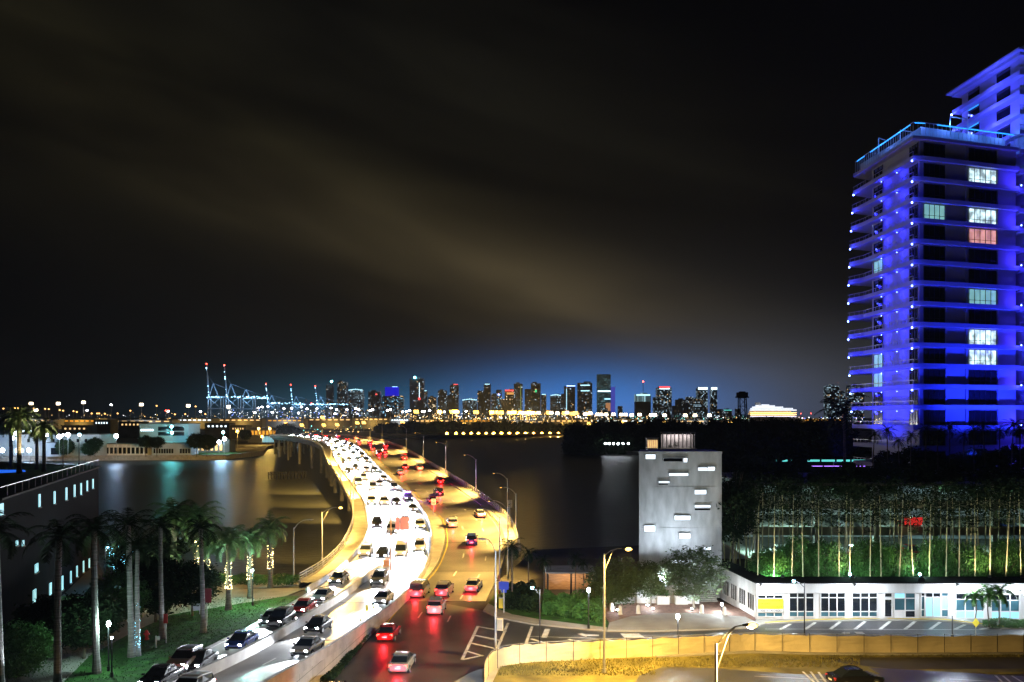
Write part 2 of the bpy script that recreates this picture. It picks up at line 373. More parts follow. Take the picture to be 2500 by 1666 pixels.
def wallrib(q, P, h0, h1, t_):
    """upright strip of thickness t_ along a polyline"""
    n = len(P); O = []
    for i, p in enumerate(P):
        d = (P[min(i+1, n-1)]-P[max(i-1, 0)]); d.z = 0; d.normalize(); O.append(Vector((-d.y, d.x, 0))*t_/2)
    a = [p+o+Vector((0, 0, h0)) for p, o in zip(P, O)]; b_ = [p+o+Vector((0, 0, h1)) for p, o in zip(P, O)]
    c_ = [p-o+Vector((0, 0, h1)) for p, o in zip(P, O)]; d_ = [p-o+Vector((0, 0, h0)) for p, o in zip(P, O)]
    q.ribbon(a, b_).ribbon(b_, c_).ribbon(c_, d_).ribbon(d_, a)
    q.face([a[0], b_[0], c_[0], d_[0]]); q.face([a[-1], b_[-1], c_[-1], d_[-1]])
# median barriers and the strip between them
q = MB(); wallrib(q, sub('Ledge', idx(112), NT-1), -0.5, 0.85, 0.34); tag(q.build('median_barrier', m_conc), 'long concrete median barrier on the edge of the headlight side of the bridge', 'barrier')
q = MB().ribbon(sub('Ledge', idx(109), NT-1, 0.12), sub('Rleft', idx(109), NT-1, 0.12)); q.ribbon(sub('Rleft', idx(109), NT-1, 0.12), sub('Rleft', idx(109), NT-1, -0.4))
struct(q.build('median_pavement', m_walk))
# wall that carries the flyover down beside the grass strip
m_block = mat('block_wall', (0.34, 0.33, 0.30), 0.85, 0.2, 0.5, 0.2)
t = m_block.node_tree; bt = t.nodes.new('ShaderNodeTexBrick'); bt.inputs['Scale'].default_value = 1; bt.inputs['Brick Width'].default_value = 3.2; bt.inputs['Row Height'].default_value = 0.9
bt.inputs['Mortar Size'].default_value = 0.02; bt.offset = 0.0; bt.inputs['Color1'].default_value = (1, 1, 1, 1); bt.inputs['Color2'].default_value = (0.82, 0.82, 0.82, 1); bt.inputs['Mortar'].default_value = (0.12, 0.12, 0.12, 1)
tcn = t.nodes.new('ShaderNodeTexCoord'); sp = t.nodes.new('ShaderNodeSeparateXYZ'); cb = t.nodes.new('ShaderNodeCombineXYZ'); t.links.new(tcn.outputs['Object'], sp.inputs[0])
t.links.new(sp.outputs[1], cb.inputs[0]); t.links.new(sp.outputs[2], cb.inputs[1]); t.links.new(cb.outputs[0], bt.inputs['Vector'])
mm = t.nodes.new('ShaderNodeMix'); mm.data_type = 'RGBA'; mm.blend_type = 'MULTIPLY'; mm.inputs[0].default_value = 1
b = t.nodes['Principled BSDF']; old = b.inputs['Base Color'].links[0].from_socket; t.links.new(old, mm.inputs[6]); t.links.new(bt.outputs[0], mm.inputs[7]); t.links.new(mm.outputs[2], b.inputs['Base Color'])
q = MB(); P = [p for p in sub('Ledge', 0, idx(112))]
rt = thing('retaining_wall', 'pale block retaining wall carrying the headlight lanes down beside the grass strip', 'wall')
n = len(P); a = [Vector((p.x+0.1, p.y, -0.3)) for p in P]; b2 = [Vector((p.x+0.1, p.y, p.z+0.05)) for p in P]; q.ribbon(a, b2)
q.build('wall_face', m_block, rt)
q = MB(); wallrib(q, P, 0.05, 0.95, 0.36); q.build('parapet', m_conc, rt)
# barrier that splits the near lanes
bar = [G(954, 1381, 0.9), G(880, 1421, 1), G(800, 1473, 1), G(719, 1524, 1.6), G(600, 1569, 2.4)]
bp_ = [Vector((x, y, 0)) for x, y in ((-18.9, 128), (-20.4, 117), (-21.3, 107), (-22.2, 97), (-22.9, 87), (-23.6, 77), (-24.6, 66), (-25.8, 50))]
BARX = smooth_tab([(p.y, p.x) for p in reversed(bp_)])
BP = [Vector((BARX(y), y, zl(y))) for y in range(46, 129, 3)]
q = MB(); wallrib(q, BP, -0.3, 0.95, 0.4); tag(q.build('lane_barrier', m_conc), 'pale concrete barrier splitting the near headlight lanes', 'barrier')
# parapet between left lanes and pavement, outer railings with posts
def railing(nm, k, a, b_, h, lab, bars):
    rt_ = thing(nm, lab, 'railing', EDGE[k][a]); P_ = [p-EDGE[k][a] for p in sub(k, a, b_, 0.16)]
    q_ = MB()
    for hh in bars: wallrib(q_, P_, hh-0.05, hh+0.05, 0.09)
    q_.build('rail', m_steel, rt_)
    q_ = MB(); wallrib(q_, P_, -0.4, 0.30, 0.3); q_.build('kerb_wall', m_conc, rt_)
    cnt = 0; acc = 0; last = P_[0]; posts = MB(); pd = []
    for p, pn in zip(P_, P_[1:]):
        seg = (pn-p); L_ = seg.length; s_ = 0
        while acc+L_-s_ >= 2.4:
            s_ += 2.4-acc; acc = 0; pd.append(p+seg*(s_/L_))
        acc += L_-s_
    pm = MB().box((0, 0, h/2), (0.14, 0.14, h))
    po = pm.build('post', m_steel, rt_); po.location = pd[0]
    for p in pd[1:95]:
        c_ = po.copy(); COL.objects.link(c_); c_.parent = rt_; c_.location = p
    q_ = MB()
    for p in pd[95:]: q_.box((p.x, p.y, p.z+h/2), (0.14, 0.14, h))
    if len(pd) > 95: o_ = q_.build('far_posts', m_steel, rt_); o_['kind'] = 'stuff'
railing('bridge_railing', 'Lrail', ib, NNEAR+40, 1.3, 'steel railing on the outer side of the headlight lanes, by the sodium lamp', (0.55, 0.9, 1.25))
railing('bridge_railing', 'Rrail', idx(142), NNEAR+40, 1.3, 'steel railing on the outer side of the red taillight lanes', (0.5, 0.85, 1.2))
q = MB(); wallrib(q, sub('Lcurb', idx(112), NNEAR+40), 0.0, 0.8, 0.25); tag(q.build('footway_parapet', m_conc), 'low concrete parapet between headlight lanes and the left footway', 'parapet')
# bridge girders and piers
br = thing('road_bridge', 'concrete bridge structure carrying the curving causeway over the dark water', 'bridge')
for kA, kB, nm in (('Lrail', 'Ledge', 'girder'), ('Rleft', 'Rrail', 'girder')):
    a, b_ = idx(150), NNEAR+52
    A = sub(kA, a, b_, -0.9, kB, 0.08); B = sub(kA, a, b_, -0.9, kB, 0.92); A2 = sub(kA, a, b_, -2.2, kB, 0.12); B2 = sub(kA, a, b_, -2.2, kB, 0.88)
    MB().ribbon(A, B).ribbon(A2, A).ribbon(B, B2).ribbon(B2, A2).build(nm, m_conc, br)
for i in list(range(idx(170), NNEAR, 9))+list(range(NNEAR+2, NNEAR+50, 4)):
    A = EDGE['Lrail'][i]; B = EDGE['Rrail'][i]; q = MB()
    for w in (0.08, 0.3, 0.5, 0.7, 0.92):
        p = A*(1-w)+B*w; q.tube([(p.x, p.y, -4), (p.x, p.y, p.z-2.2)], 0.6, 10)
    q.build('pier', m_conc, br)
# lane paint
def dashes(k, off, y0, y1, m, seg=3.0, gap=9.0, w=0.16, left=True):
    q_ = MB(); y = y0
    while y < y1:
        zz = zl if k[0] == 'L' else ZT
        a_ = [Vector((fns[k](y+s)+off, y+s, zz(y+s)+0.012)) for s in (0, seg/2, seg)]
        q_.ribbon([p-Vector((w/2, 0, 0)) for p in a_], [p+Vector((w/2, 0, 0)) for p in a_]); y += seg+gap
    return q_.build('road_marking', m)
struct(dashes('Rleft', 3.6, 64, 330, m_white)); struct(dashes('Rleft', 7.2, 62, 330, m_white))
struct(dashes('Rleft', 0.5, 60, 330, m_yel, 3.0, 0.0, 0.12)); struct(dashes('Rcurb', -0.6, 134, 330, m_white, 3.0, 0.0, 0.12))
struct(dashes('Lcurb', 3.6, 60, 330, m_white)); struct(dashes('Lcurb', 7.4, 126, 330, m_white)); struct(dashes('Ledge', -4.3, 50, 120, m_white))
struct(dashes('Ledge', -0.7, 46, 330, m_yel, 3.0, 0.0, 0.12)); struct(dashes('Lcurb', 0.6, 50, 330, m_white, 3.0, 0.0, 0.12))
q = MB(); m_joint = mat('dark_joint', (.02, .02, .02), .8, .1, 1)
for i in list(range(idx(64), NNEAR, 7))+list(range(NNEAR, NNEAR+40, 5)):
    for kA, kB in (('Lcurb', 'Ledge'), ('Rleft', 'Rcurb')):
        if kA == 'Rleft' and i < idx(116): continue
        a, b_ = EDGE[kA][i], EDGE[kB][i]; d_ = Vector((0, .11, 0)); u_ = Vector((0, 0, .010)); q.face([a-d_+u_, b_-d_+u_, b_+d_+u_, a+d_+u_])
struct(q.build('deck_joint', m_joint))
# ------------------------------------------------------------------ streets and paved areas on the near shore
def sheet(name, pts, z, m, zz=None): return struct(MB().face([G(x, y, z) if len(p) == 2 else p for p in pts for x, y in [p[:2]]]).build(name, m))
rl = [Vector((fns['Rleft'](y), y, 0.004)) for y in range(46, 113, 6)]
road_pts = [tuple(p) for p in rl]+[tuple(G(x, y, 0.004)) for x, y in ((1179, 1491), (1205, 1503), (1240, 1512), (1300, 1523), (1400, 1533), (1500, 1541), (1600, 1540), (1700, 1537), (1840, 1532), (1868, 1523), (2008, 1515.4), (2157, 1513), (2306, 1515.4), (2452, 1533), (2600, 1536), (2600, 1562), (2200, 1562), (1800, 1570), (1500, 1592), (1290, 1606), (1230, 1618), (1189, 1629), (1150, 1641), (1106, 1667), (1020, 1760), (980, 2000))]
struct(MB().face(road_pts).build('street', m_asph))
def px(name, pts, z0, z1, m): return struct(MB().prism([G(x, y, z1) for x, y in pts], z0, z1).build(name, m))
px('pavement', [(1106, 1667), (1150, 1641), (1189, 1629), (1230, 1618), (1215, 1640), (1200, 1670), (1180, 1760), (1040, 1760)], -0.05, 0.14, m_walk)
px('verge', [(1215, 1640), (1235, 1618), (1290, 1606), (1500, 1592), (1800, 1570), (2200, 1562), (2600, 1562), (2600, 1640), (1940, 1648), (1620, 1628), (1560, 1650), (1530, 1700), (1180, 1760), (1200, 1670)], -0.05, 0.12, m_dry)
px('dirt_strip', [(1990, 1606), (2600, 1604), (2600, 1632), (2180, 1634), (2060, 1620)], 0.10, 0.13, m_dirt)
px('lot', [(1530, 1700), (1560, 1650), (1620, 1628), (1750, 1632), (1940, 1646), (2150, 1646), (2120, 1630), (2500, 1651), (2700, 1655), (2900, 2100), (1500, 2100)], -0.05, 0.135, m_asph)
px('pavement', [(1179, 1491), (1205, 1503), (1240, 1512), (1300, 1523), (1400, 1533), (1480, 1540), (1482, 1532), (1400, 1522), (1310, 1511), (1250, 1500), (1220, 1488), (1192, 1473)], -0.05, 0.14, m_walk)
px('lawn', [(1192, 1473), (1220, 1488), (1250, 1500), (1310, 1511), (1400, 1522), (1482, 1532), (1486, 1518), (1462, 1498), (1420, 1462), (1300, 1448), (1215, 1440)], -0.05, 0.12, m_grass)
px('plaza', [(1482, 1540), (1600, 1540), (1700, 1537), (1840, 1532), (1845, 1518), (1820, 1506), (1700, 1497), (1620, 1497), (1540, 1505), (1488, 1520)], -0.05, 0.15, m_walk)
px('brick_path', [(1488, 1520), (1540, 1505), (1620, 1497), (1700, 1497), (1820, 1506), (1843, 1516), (1845, 1500), (1750, 1466), (1560, 1466), (1440, 1455), (1460, 1480)], -0.05, 0.13, m_brick)
px('pavement', [(1843, 1532), (1868, 1523), (2008, 1515.4), (2157, 1513), (2306, 1515.4), (2452, 1533), (2600, 1536), (2600, 1505), (1845, 1512)], -0.05, 0.13, m_walk)
q = MB(); yk = [(1868, 1523), (2008, 1515.4), (2157, 1513), (2306, 1515.4), (2452, 1533)]
wallrib(q, [G(x, y, 0.0) for x, y in yk], 0, 0.17, 0.22); tag(q.build('yellow_kerb', m_yel), 'yellow painted kerb in front of the white building', 'kerb')
def line(q_, a, b_, w, z=0.012):
    a = G(*a, z); b_ = G(*b_, z); d = (b_-a).normalized(); n_ = Vector((-d.y, d.x, 0))*w/2; q_.face([a-n_, b_-n_, b_+n_, a+n_])
q = MB()
for a, b_, w in [((1167, 1529), (1128, 1611), .3), ((1241, 1521), (1201, 1613), .3), ((1299, 1530), (1275, 1597), .3), ((1337, 1536), (1328, 1557), .6),
                 ((1293, 1554), (1540, 1561), .16), ((1540, 1561), (1281, 1590), .16), ((1296, 1560), (1373, 1582), .35), ((1388, 1561), (1446, 1574), .35), ((1480, 1562), (1505, 1566), .3),
                 ((1868, 1536), (2446, 1538), .14), ((1845, 1550), (2060, 1547), .08), ((1560, 1552), (1830, 1548), .08),
                 ((1166, 1530), (1237, 1542), .3), ((1157, 1551), (1226, 1565), .3), ((1149, 1570), (1214, 1585), .3), ((1139, 1590), (1180, 1602), .3), ((1128, 1611), (1180, 1600), .3)]: line(q, a, b_, w)
struct(q.build('crosswalk_marking', m_white))
q = MB()
for k in range(9):
    x1 = 1800+(435+205*k)/3.361; x0 = x1-25; yt = [1523, 1519, 1517, 1516, 1516, 1516, 1518, 1524, 1531][k]+1; line(q, (x1, yt), (x0, 1537), .35)
struct(q.build('bay_marking', m_white))
q = MB(); a = G(1514, 1548, .013); q.face([G(1514, 1547, .013), G(1560, 1547, .013), G(1575, 1557, .013), G(1524, 1557, .013)])
for pts in ([(1409, 1548), (1420, 1546), (1430, 1549), (1462, 1550), (1462, 1553), (1432, 1553), (1432, 1556)],): q.face([G(x, y, .013) for x, y in pts])
for pts in ([(2053, 1546), (2062, 1543), (2063, 1545), (2075, 1545), (2075, 1547), (2063, 1547), (2064, 1549)], [(2085, 1543), (2105, 1543), (2112, 1548), (2092, 1548)]): q.face([G(x, y, .013) for x, y in pts])
struct(q.build('arrow_marking', m_white))
q = MB()
for a, b_ in (((1960, 1640), (1990, 1668)), ((1979, 1640), (2000, 1668)), ((1998, 1641), (2018, 1668)), ((2430, 1649), (2450, 1668)), ((2448, 1650), (2470, 1668)), ((2470, 1650), (2500, 1668))): line(q, a, b_, .2, .145)
line(q, (1842, 1651), (2020, 1660), .1, .145); line(q, (2318, 1658), (2500, 1668), .1, .145)
struct(q.build('parking_marking', m_white))
# left shore: park
struct(MB().prism([(-28.9, 60), (-27.4, 106), (-27.4, 112), (-60, 112), (-55, 46), (-31.6, 46)], -0.05, 0.05).build('grass_slope', m_grass))
px('path', [(0, 1660), (120, 1545), (260, 1470), (240, 1450), (500, 1439), (735, 1436), (770, 1428), (700, 1455), (560, 1478), (420, 1500), (330, 1540), (220, 1600), (120, 1700)], -0.05, 0.07, m_walk)
px('path', [(235, 1446), (500, 1442), (735, 1428), (735, 1424), (500, 1420), (240, 1430)], -0.05, 0.06, m_walk)
# ------------------------------------------------------------------ vehicles
CARC = dict(black=(0.012, 0.012, 0.014), white=(0.7, 0.7, 0.7), silver=(0.35, 0.36, 0.38), red=(0.35, 0.015, 0.015), blue=(0.02, 0.05, 0.25), grey=(0.10, 0.105, 0.11))
CARM = {k: mat('car_paint_'+k, v, 0.25, 0.05, 1, metal=0.3, spec=0.7) for k, v in CARC.items()}
m_tyre = mat('tyre_rubber', (0.02, 0.02, 0.02), 0.9, 0.2, 3)
def ring(y, w, zb, zt, tap=0.93):
    return [(x, y, z) for x, z in ((-w*.88, zb), (-w, zb+.13), (-w, zt-.16), (-w*.97, zt-.05), (-w*tap, zt), (w*tap, zt), (w*.97, zt-.05), (w, zt-.16), (w, zb+.13), (w*.88, zb))]
cars = {}
def make_car(kind, colr, mode):
    r = thing(kind+'_car', '', 'car'); hgt = 0.0 if kind == 'sedan' else 0.22
    q_ = MB().loft([ring(y, w, a, b_+hgt) for y, w, a, b_ in ((-2.32, .72, .42, .82), (-2.2, .86, .30, .97), (-1.5, .91, .24, 1.0), (-.4, .92, .22, .97), (.9, .92, .22, .95), (1.6, .9, .25, .88), (2.1, .84, .28, .76), (2.32, .70, .36, .64))])
    if kind == 'sedan': cab = ((-1.75, .72, .98), (-1.0, .64, 1.38), (-.2, .65, 1.45), (.35, .63, 1.40), (1.25, .76, .97))
    elif kind == 'van': cab = ((-2.28, .82, 1.18), (-2.2, .80, 1.92), (-.2, .80, 1.98), (.9, .76, 1.90), (1.75, .82, 1.1))
    else: cab = ((-2.15, .78, 1.15), (-1.9, .70, 1.66), (-.3, .72, 1.74), (.35, .70, 1.68), (1.15, .80, 1.16))
    top = [c_ for c_ in cab if c_[2] > cab[0][2]+.1]
    q_.loft([ring(y, w*.97, zt-.06, zt+.035, .9) for y, w, zt in top])
    for s in (-1, 1): q_.box((s*.99, .85, 1.0+hgt), (.2, .12, .13))
    q_.build('body', CARM[colr], r, smooth=False)
    base = .85+hgt
    MB().loft([[(-w*1.12 if y > -1.9 or kind == 'sedan' else -w, y, base), (-w, y, zt-.02), (w, y, zt-.02), (w*1.12, y, base)] for y, w, zt in cab]).build('window', m_glassd, r)
    wm = MB().tube([(-.11, 0, 0), (.11, 0, 0)], .34, 14, 0).tube([(-.12, 0, 0), (.12, 0, 0)], .2, 10, 1)
    w0 = wm.build('wheel', [m_tyre, m_steel], r); w0.location = (-.84, 1.42, .34)
    for x, y in ((.84, 1.42), (-.84, -1.4), (.84, -1.4)):
        c_ = w0.copy(); COL.objects.link(c_); c_.parent = r; c_.location = (x, y, .34)
    on = mode != 'off'
    h0 = MB().loft([[(x*a, y, z*a+.0) for x, z in ((-.17, -.07), (-.13, .08), (.15, .09), (.17, -.06))] for y, a in ((-.1, 1), (.07, .9), (.12, .6))]).build('headlight', e_head if mode == 'head' else m_glassb, r)
    h0.location = (-.6, 2.19, .64+hgt*.8); c_ = h0.copy(); COL.objects.link(c_); c_.parent = r; c_.location = (.6, 2.19, .64+hgt*.8)
    t0 = MB().box((0, 0, 0), (.30, .08, .15)).box((.05, .02, .09), (.2, .08, .06)).build('taillight', e_tail if on else m_red, r)
    t0.location = (-.66, -2.27, .80+hgt); c_ = t0.copy(); COL.objects.link(c_); c_.parent = r; c_.location = (.66, -2.27, .80+hgt)
    MB().box((0, -2.33, .62), (.5, .03, .13)).build('number_plate', m_white, r); MB().box((0, 2.33, .44), (1.0, .05, .15)).build('grille', m_black, r)
    if mode == 'head': light(r, 'SPOT', (0, 2.45, .72), HEADW, (0.84, 0.90, 1.0), 0.12, 64, 0.8, (0, 12, -2.2), 'headlight_beam')
    if mode == 'tail': light(r, 'POINT', (0, -2.75, .6), TAILW, (1, 0.02, 0.03), 0.15, name='taillight_glow')
    return r
HEADW, TAILW = 38000, 260
def car_at(kind, colr, mode, loc, rz, pitch, label, group=None):
    k = (kind, colr, mode)
    if k not in cars: cars[k] = make_car(*k); o = cars[k]; o2 = o
    else: o2 = dup(cars[k])
    o2.location = loc; o2.rotation_euler = (pitch, 0, rz); o2['label'] = label; o2['category'] = 'car'
    if group: o2['group'] = group
    elif 'group' in o2: del o2['group']
    return o2
def lane_pts(kA, kB, w, i0, i1): 
    return [EDGE[kA][i]*(1-w)+EDGE[kB][i]*w for i in range(i0, i1)]
def fill(P, gap, jit, sign, mode, lane, group, rng, start=0, skip=None):
    acc = start; n_ = 0
    for p, pn in zip(P, P[1:]):
        seg = pn-p; l = seg.length
        while acc <= l:
            loc = p+seg*(acc/l); d = seg.normalized()*sign; n_ += 1
            if skip and skip(loc): n_ -= 1
            else:
                kd = rng.choice(['suv', 'sedan', 'sedan', 'van', 'suv', 'sedan']); cl_ = rng.choice(['white', 'white', 'silver', 'silver', 'white', 'grey', 'silver', 'black'] if mode == 'head' else ['black', 'white', 'silver', 'grey', 'red', 'blue', 'silver', 'red'])
                car_at(kd, cl_, mode, loc+Vector((0, 0, .01)), math.atan2(-d.x, d.y), math.asin(d.z), '%s %s, %s car from the bottom in %s' % (cl_, 'SUV' if kd == 'suv' else kd, nth(n_), lane), group)
            acc += gap*(1+rng.uniform(-jit, jit))
        acc -= l
rng = random.Random(3)
for w, nm in ((0.15, 'the headlight lane beside the footway'), (0.38, 'the second headlight lane from the footway'), (0.61, 'the third headlight lane from the footway'), (0.83, 'the headlight lane beside the median barrier')):
    i0 = idx(136); P = lane_pts('Lcurb', 'Ledge', w, i0, NNEAR+46)
    fill(P, 27.0, 0.3, -1, 'head', nm, 'cars coming down the bridge with headlights on', rng, start=rng.uniform(0, 6), skip=(lambda l: abs(l.y-194) < 6 and l.x > -27) if w > .8 else None)
for w, nm in ((0.16, 'the taillight lane beside the median'), (0.45, 'the middle taillight lane'), (0.77, 'the outer taillight lane')):
    P = lane_pts('Rleft', 'Rcurb', w, idx(112), NNEAR+40)
    fill(P, 46.0, 0.4, 1, 'tail', nm, 'cars driving away over the bridge with red taillights', rng, start=rng.uniform(0, 10))
def on_x(x, y, kd, cl_, mode, lab, grp=None, side='L', sgn=-1, k='Lcurb'):
    zz = zl if side == 'L' else ZT
    d = Vector((fns[k](y+2)-fns[k](y-2), 4, zz(y+2)-zz(y-2))).normalized()*sgn
    car_at(kd, cl_, mode, (x, y, zz(y)+.01), math.atan2(-d.x, d.y), math.asin(d.z), lab, grp)
# cars stopped by the lane barrier and in the near lanes
gq = 'cars queued beside the lane barrier'
for (x_, y_), kd, cl_, lab in (((357, 1652), 'sedan', 'black', 'black sedan at the very front of the queue beside the lane barrier'),
    ((461, 1612), 'sedan', 'black', 'black sedan second from the front of the queue beside the lane barrier'), ((541, 1563), 'sedan', 'blue', 'dark blue sedan third in the queue beside the lane barrier'),
    ((668, 1512), 'suv', 'black', 'tall black SUV fourth in the queue beside the lane barrier'), ((748, 1480), 'sedan', 'red', 'red sedan fifth in the queue beside the lane barrier'), ((812, 1452), 'sedan', 'silver', 'silver sedan last in the queue beside the lane barrier')):
    Y = 80.0
    for _ in range(30): Y = F*(H-zl(Y)-.7)/(y_-HZ)
    on_x(BARX(Y)-2.1, Y, kd, cl_, 'head', lab, gq)
rng = random.Random(9)
for n_, y in enumerate((72, 94, 119)):
    cl_ = ['silver', 'white', 'grey', 'black', 'silver', 'white'][n_]
    on_x(fns['Lcurb'](y)+2.1, y, 'sedan' if n_ % 3 else 'suv', cl_, 'head', '%s car, %s from the bottom in the lane along the grass slope' % (cl_, nth(n_+1)), 'cars in the lane along the grass slope')
for n_, (f_, y) in enumerate(((.35, 61), (.72, 79), (.35, 90), (.75, 106), (.3, 118))):
    cl_ = ['white', 'silver', 'black', 'white', 'grey', 'silver', 'red', 'silver', 'white', 'grey'][n_]; a = BARX(y)+.3; b_ = fns['Ledge'](y)-.4
    on_x(a*(1-f_)+b_*f_, y, 'sedan' if n_ % 4 else 'suv', cl_, 'head', '%s car, %s from the bottom between lane barrier and retaining wall' % (cl_, nth(n_+1)), 'cars between lane barrier and retaining wall', k='Ledge')
for n_, (o_, y) in enumerate(((1.9, 70), (5.4, 80), (1.9, 91), (5.3, 103))):
    cl_ = ['black', 'silver', 'red', 'white', 'grey', 'blue'][n_]
    on_x(fns['Rleft'](y)+o_, y, 'sedan' if n_ % 3 else 'suv', cl_, 'tail', '%s car, %s from the bottom right of the retaining wall' % (cl_, nth(n_+1)), 'cars leaving on the near road', 'R', 1, 'Rleft')
p = G(2082, 1668, .14); car_at('sedan', 'black', 'off', (p.x, p.y-.5, .14), R(-80), 0, 'dark parked sedan cut by the bottom edge, in the car park by the fence')
i_ = idx(194); p = EDGE['Lcurb'][i_]*.10+EDGE['Ledge'][i_]*.90; d = (EDGE['Ledge'][i_]-EDGE['Ledge'][i_+1]).normalized()
pc = car_at('suv', 'black', 'head', p, math.atan2(-d.x, d.y), math.asin(d.z), 'dark police SUV stopped against the median barrier with violet roof lights')
MB().box((0, -.1, 1.86), (1.1, .3, .14)).build('roof_light_bar', em('violet_beacon', (0.6, 0.15, 1.0), 30), pc); light(pc, 'POINT', (0.9, -.1, 2.3), 6000, (0.6, 0.2, 1.0), .2)

# ------------------------------------------------------------------ lamps
SOD = (1.0, 0.60, 0.14); COOL = (0.80, 0.92, 1.0)
def cobra(loc, h, arm, lit, label, power=12000, col=SOD, visible=False, group='street lamps', metal=None, rise=1.1, tilt=0.0, cone=150):
    r = thing('street_lamp', label, 'street lamp', loc, 0, group); metal = metal or m_steel
    MB().tube([(0, 0, 0), (0, 0, .35)], .2, 10).tube([(0, 0, .35), (0, 0, h)], [.12, .075], 10).build('pole', metal, r)
    a = Vector((arm[0], arm[1], 0)); e = a+Vector((0, 0, h+rise)); un = a.normalized()
    q_ = MB().tube([(0, 0, h-.2), a*.35+Vector((0, 0, h+rise*.55)), a*.7+Vector((0, 0, h+rise*.93)), e], .045, 6)
    if visible: q_.tube([(0, 0, h-1.6), a*.45+Vector((0, 0, h+rise*.45)), a*.7+Vector((0, 0, h+rise*.9))], .03, 5)
    q_.build('arm', metal, r)
    rz = math.atan2(un.y, un.x); hd = MB(); c_ = e+un*.38
    rr = []
    for s_, w_, hh in ((-.45, .06, .05), (-.2, .13, .09), (.15, .19, .12), (.4, .15, .08), (.5, .05, .03)):
        o_ = c_+un*s_; v_ = Vector((-un.y, un.x, 0)); rr.append([tuple(o_+v_*w_*math.cos(t_)+Vector((0, 0, hh*math.sin(t_)))) for t_ in [k*PI/4 for k in range(8)]])
    hd.loft(rr).build('lamp_head', metal if not lit else m_dkmet, r)
    if lit:
        MB().ball(c_+un*.1-Vector((0, 0, .09)), .2 if visible else .13, sc=(1.2, 1, .75 if visible else .5)).build('lens', e_sod if col == SOD else e_white, r, smooth=True)
        if visible: MB().ball(c_+un*.15-Vector((0, 0, .04)), .31, sc=(1.1, 1.1, .5)).build('glare_bowl', e_bowl, r, smooth=True)
        light(r, 'SPOT', c_-Vector((0, 0, .28)), power, col, .15, cone, .35, c_-Vector((0, 0, 5))+un*tilt)
    else: MB().ball(c_-Vector((0, 0, .06)), .13, sc=(1.2, 1, .5)).build('lens', m_glassb, r, smooth=True)
    return r
p = G(1475, 1642, .12); e = At(1530, 1338, p.y)
cobra(p, ZA(1352, p.y)-.12, (e.x-p.x-.4, -.3), True, 'yellow lit street lamp on a tall tan pole behind the construction fence', 30000, visible=True, rise=ZA(1338, p.y)-ZA(1352, p.y), cone=165)
p = G(1210, 1606, .12); e = At(1172, 1318, p.y)
cobra(p, ZA(1345, p.y)-.12, (e.x-p.x+.6, .3), False, 'unlit grey street lamp at the corner of the crosswalk, arm over the red lanes', rise=ZA(1318, p.y)-ZA(1345, p.y))
cobra((XA(1748, 50), 50, .12), ZA(1577, 50), (XA(1835, 50)-XA(1748, 50)-.4, .3), True, 'warm lit street lamp low at the bottom edge, in front of the fence', 70000, col=(1, .66, .22), cone=174, visible=True, rise=1.0)
i_ = idx(134); p = EDGE['Lrail'][i_]
lp = cobra((XA(786, 134), 134, zl(134)), ZA(1250, 134)-zl(134), (2.4, -.2), True, 'yellow star-bright street lamp over the left railing where the bridge meets the park', 26000, visible=True, rise=.7, cone=178)
light(lp, 'SPOT', (2.2, -.3, 9.4), 380000, SOD, .3, 62, 1.0, (-18, 46, -8), 'outward_beam')  # extra spot added to this lamp to turn the water gold
for n_, (pxx, yt, yb, sd) in enumerate(((906, 1032, 1075, -1), (930, 1035, 1077, -1), (991, 1047, 1098, -1), (1034, 1065, 1122, -1), (1088, 1089, 1154, -1), (1161, 1122, 1196, -1), (1238, 1169, 1244, -1), (1261, 1244, 1330, -1))):
    best = min(range(idx(140), NNEAR+40), key=lambda i: abs(CX+F*EDGE['Rrail'][i].x/EDGE['Rrail'][i].y-pxx)+(0 if EDGE['Rrail'][i].y < 620 else 999)); p = EDGE['Rrail'][best]
    hh = min(11, max(7.5, ZA(yt, p.y)-p.z)); d = (EDGE['Rcurb'][best]-p); d.z = 0; d.normalize()
    cobra(p, hh, (d.x*2.2, d.y*2.2), True, 'grey lamp pole on the right bridge railing, %s from the far crest' % nth(n_+1), 52000, group='lamp poles along the right bridge railing', cone=124, tilt=3.0)
for n_, y in enumerate((124, 113)):                     # lights above the near right-hand lanes
    p = Vector((fns['Rcurb'](y)+1.4, y, .1)); cobra(p, 10.0, (-2.2, 0), n_ == 0, ['grey lamp pole beside the yellow-lit bend of the right road', 'grey lamp pole by the kerb just before the side street'][n_], 36000, cone=130, tilt=2.5, group='lamp poles by the bend')
for n_, (pxx, yt) in enumerate(((717, 1300), (863, 1240), (867, 1178), (832, 1124), (809, 1098))):  # the farthest poles are added to carry more water spots
    if n_ == 0: p = G(717, 1420, .1)
    else:
        best = min(range(idx(150), NNEAR), key=lambda i: abs(CX+F*EDGE['Lrail'][i].x/EDGE['Lrail'][i].y-pxx)+(0 if (EDGE['Lrail'][i].y < 190) == (n_ < 2) else 999)); p = EDGE['Lrail'][best]
    r = cobra(p, [7.5, 8, 9, 9, 9][n_], (1.8, .3), n_ > 0, 'slender lamp pole on the left shore and railing, %s going up the bridge' % nth(n_+1), 12000, group='lamp poles along the left railing', cone=120)
    if n_ > 1: light(r, 'SPOT', (1.5, 0, 9.6), 300000*n_, SOD, .3, 66, 1.0, (-26, 46, -16), 'outward_beam')  # added spot aimed off the bridge, lights the water only
cobra((1.5, 42, .1), 6.2, (-.5, 2.0), True, 'cool white street lamp added unseen below the camera to light the near road', 70000, col=(.60, .76, 1.0), cone=48, tilt=24)  # added out of view to give the near road a cool light
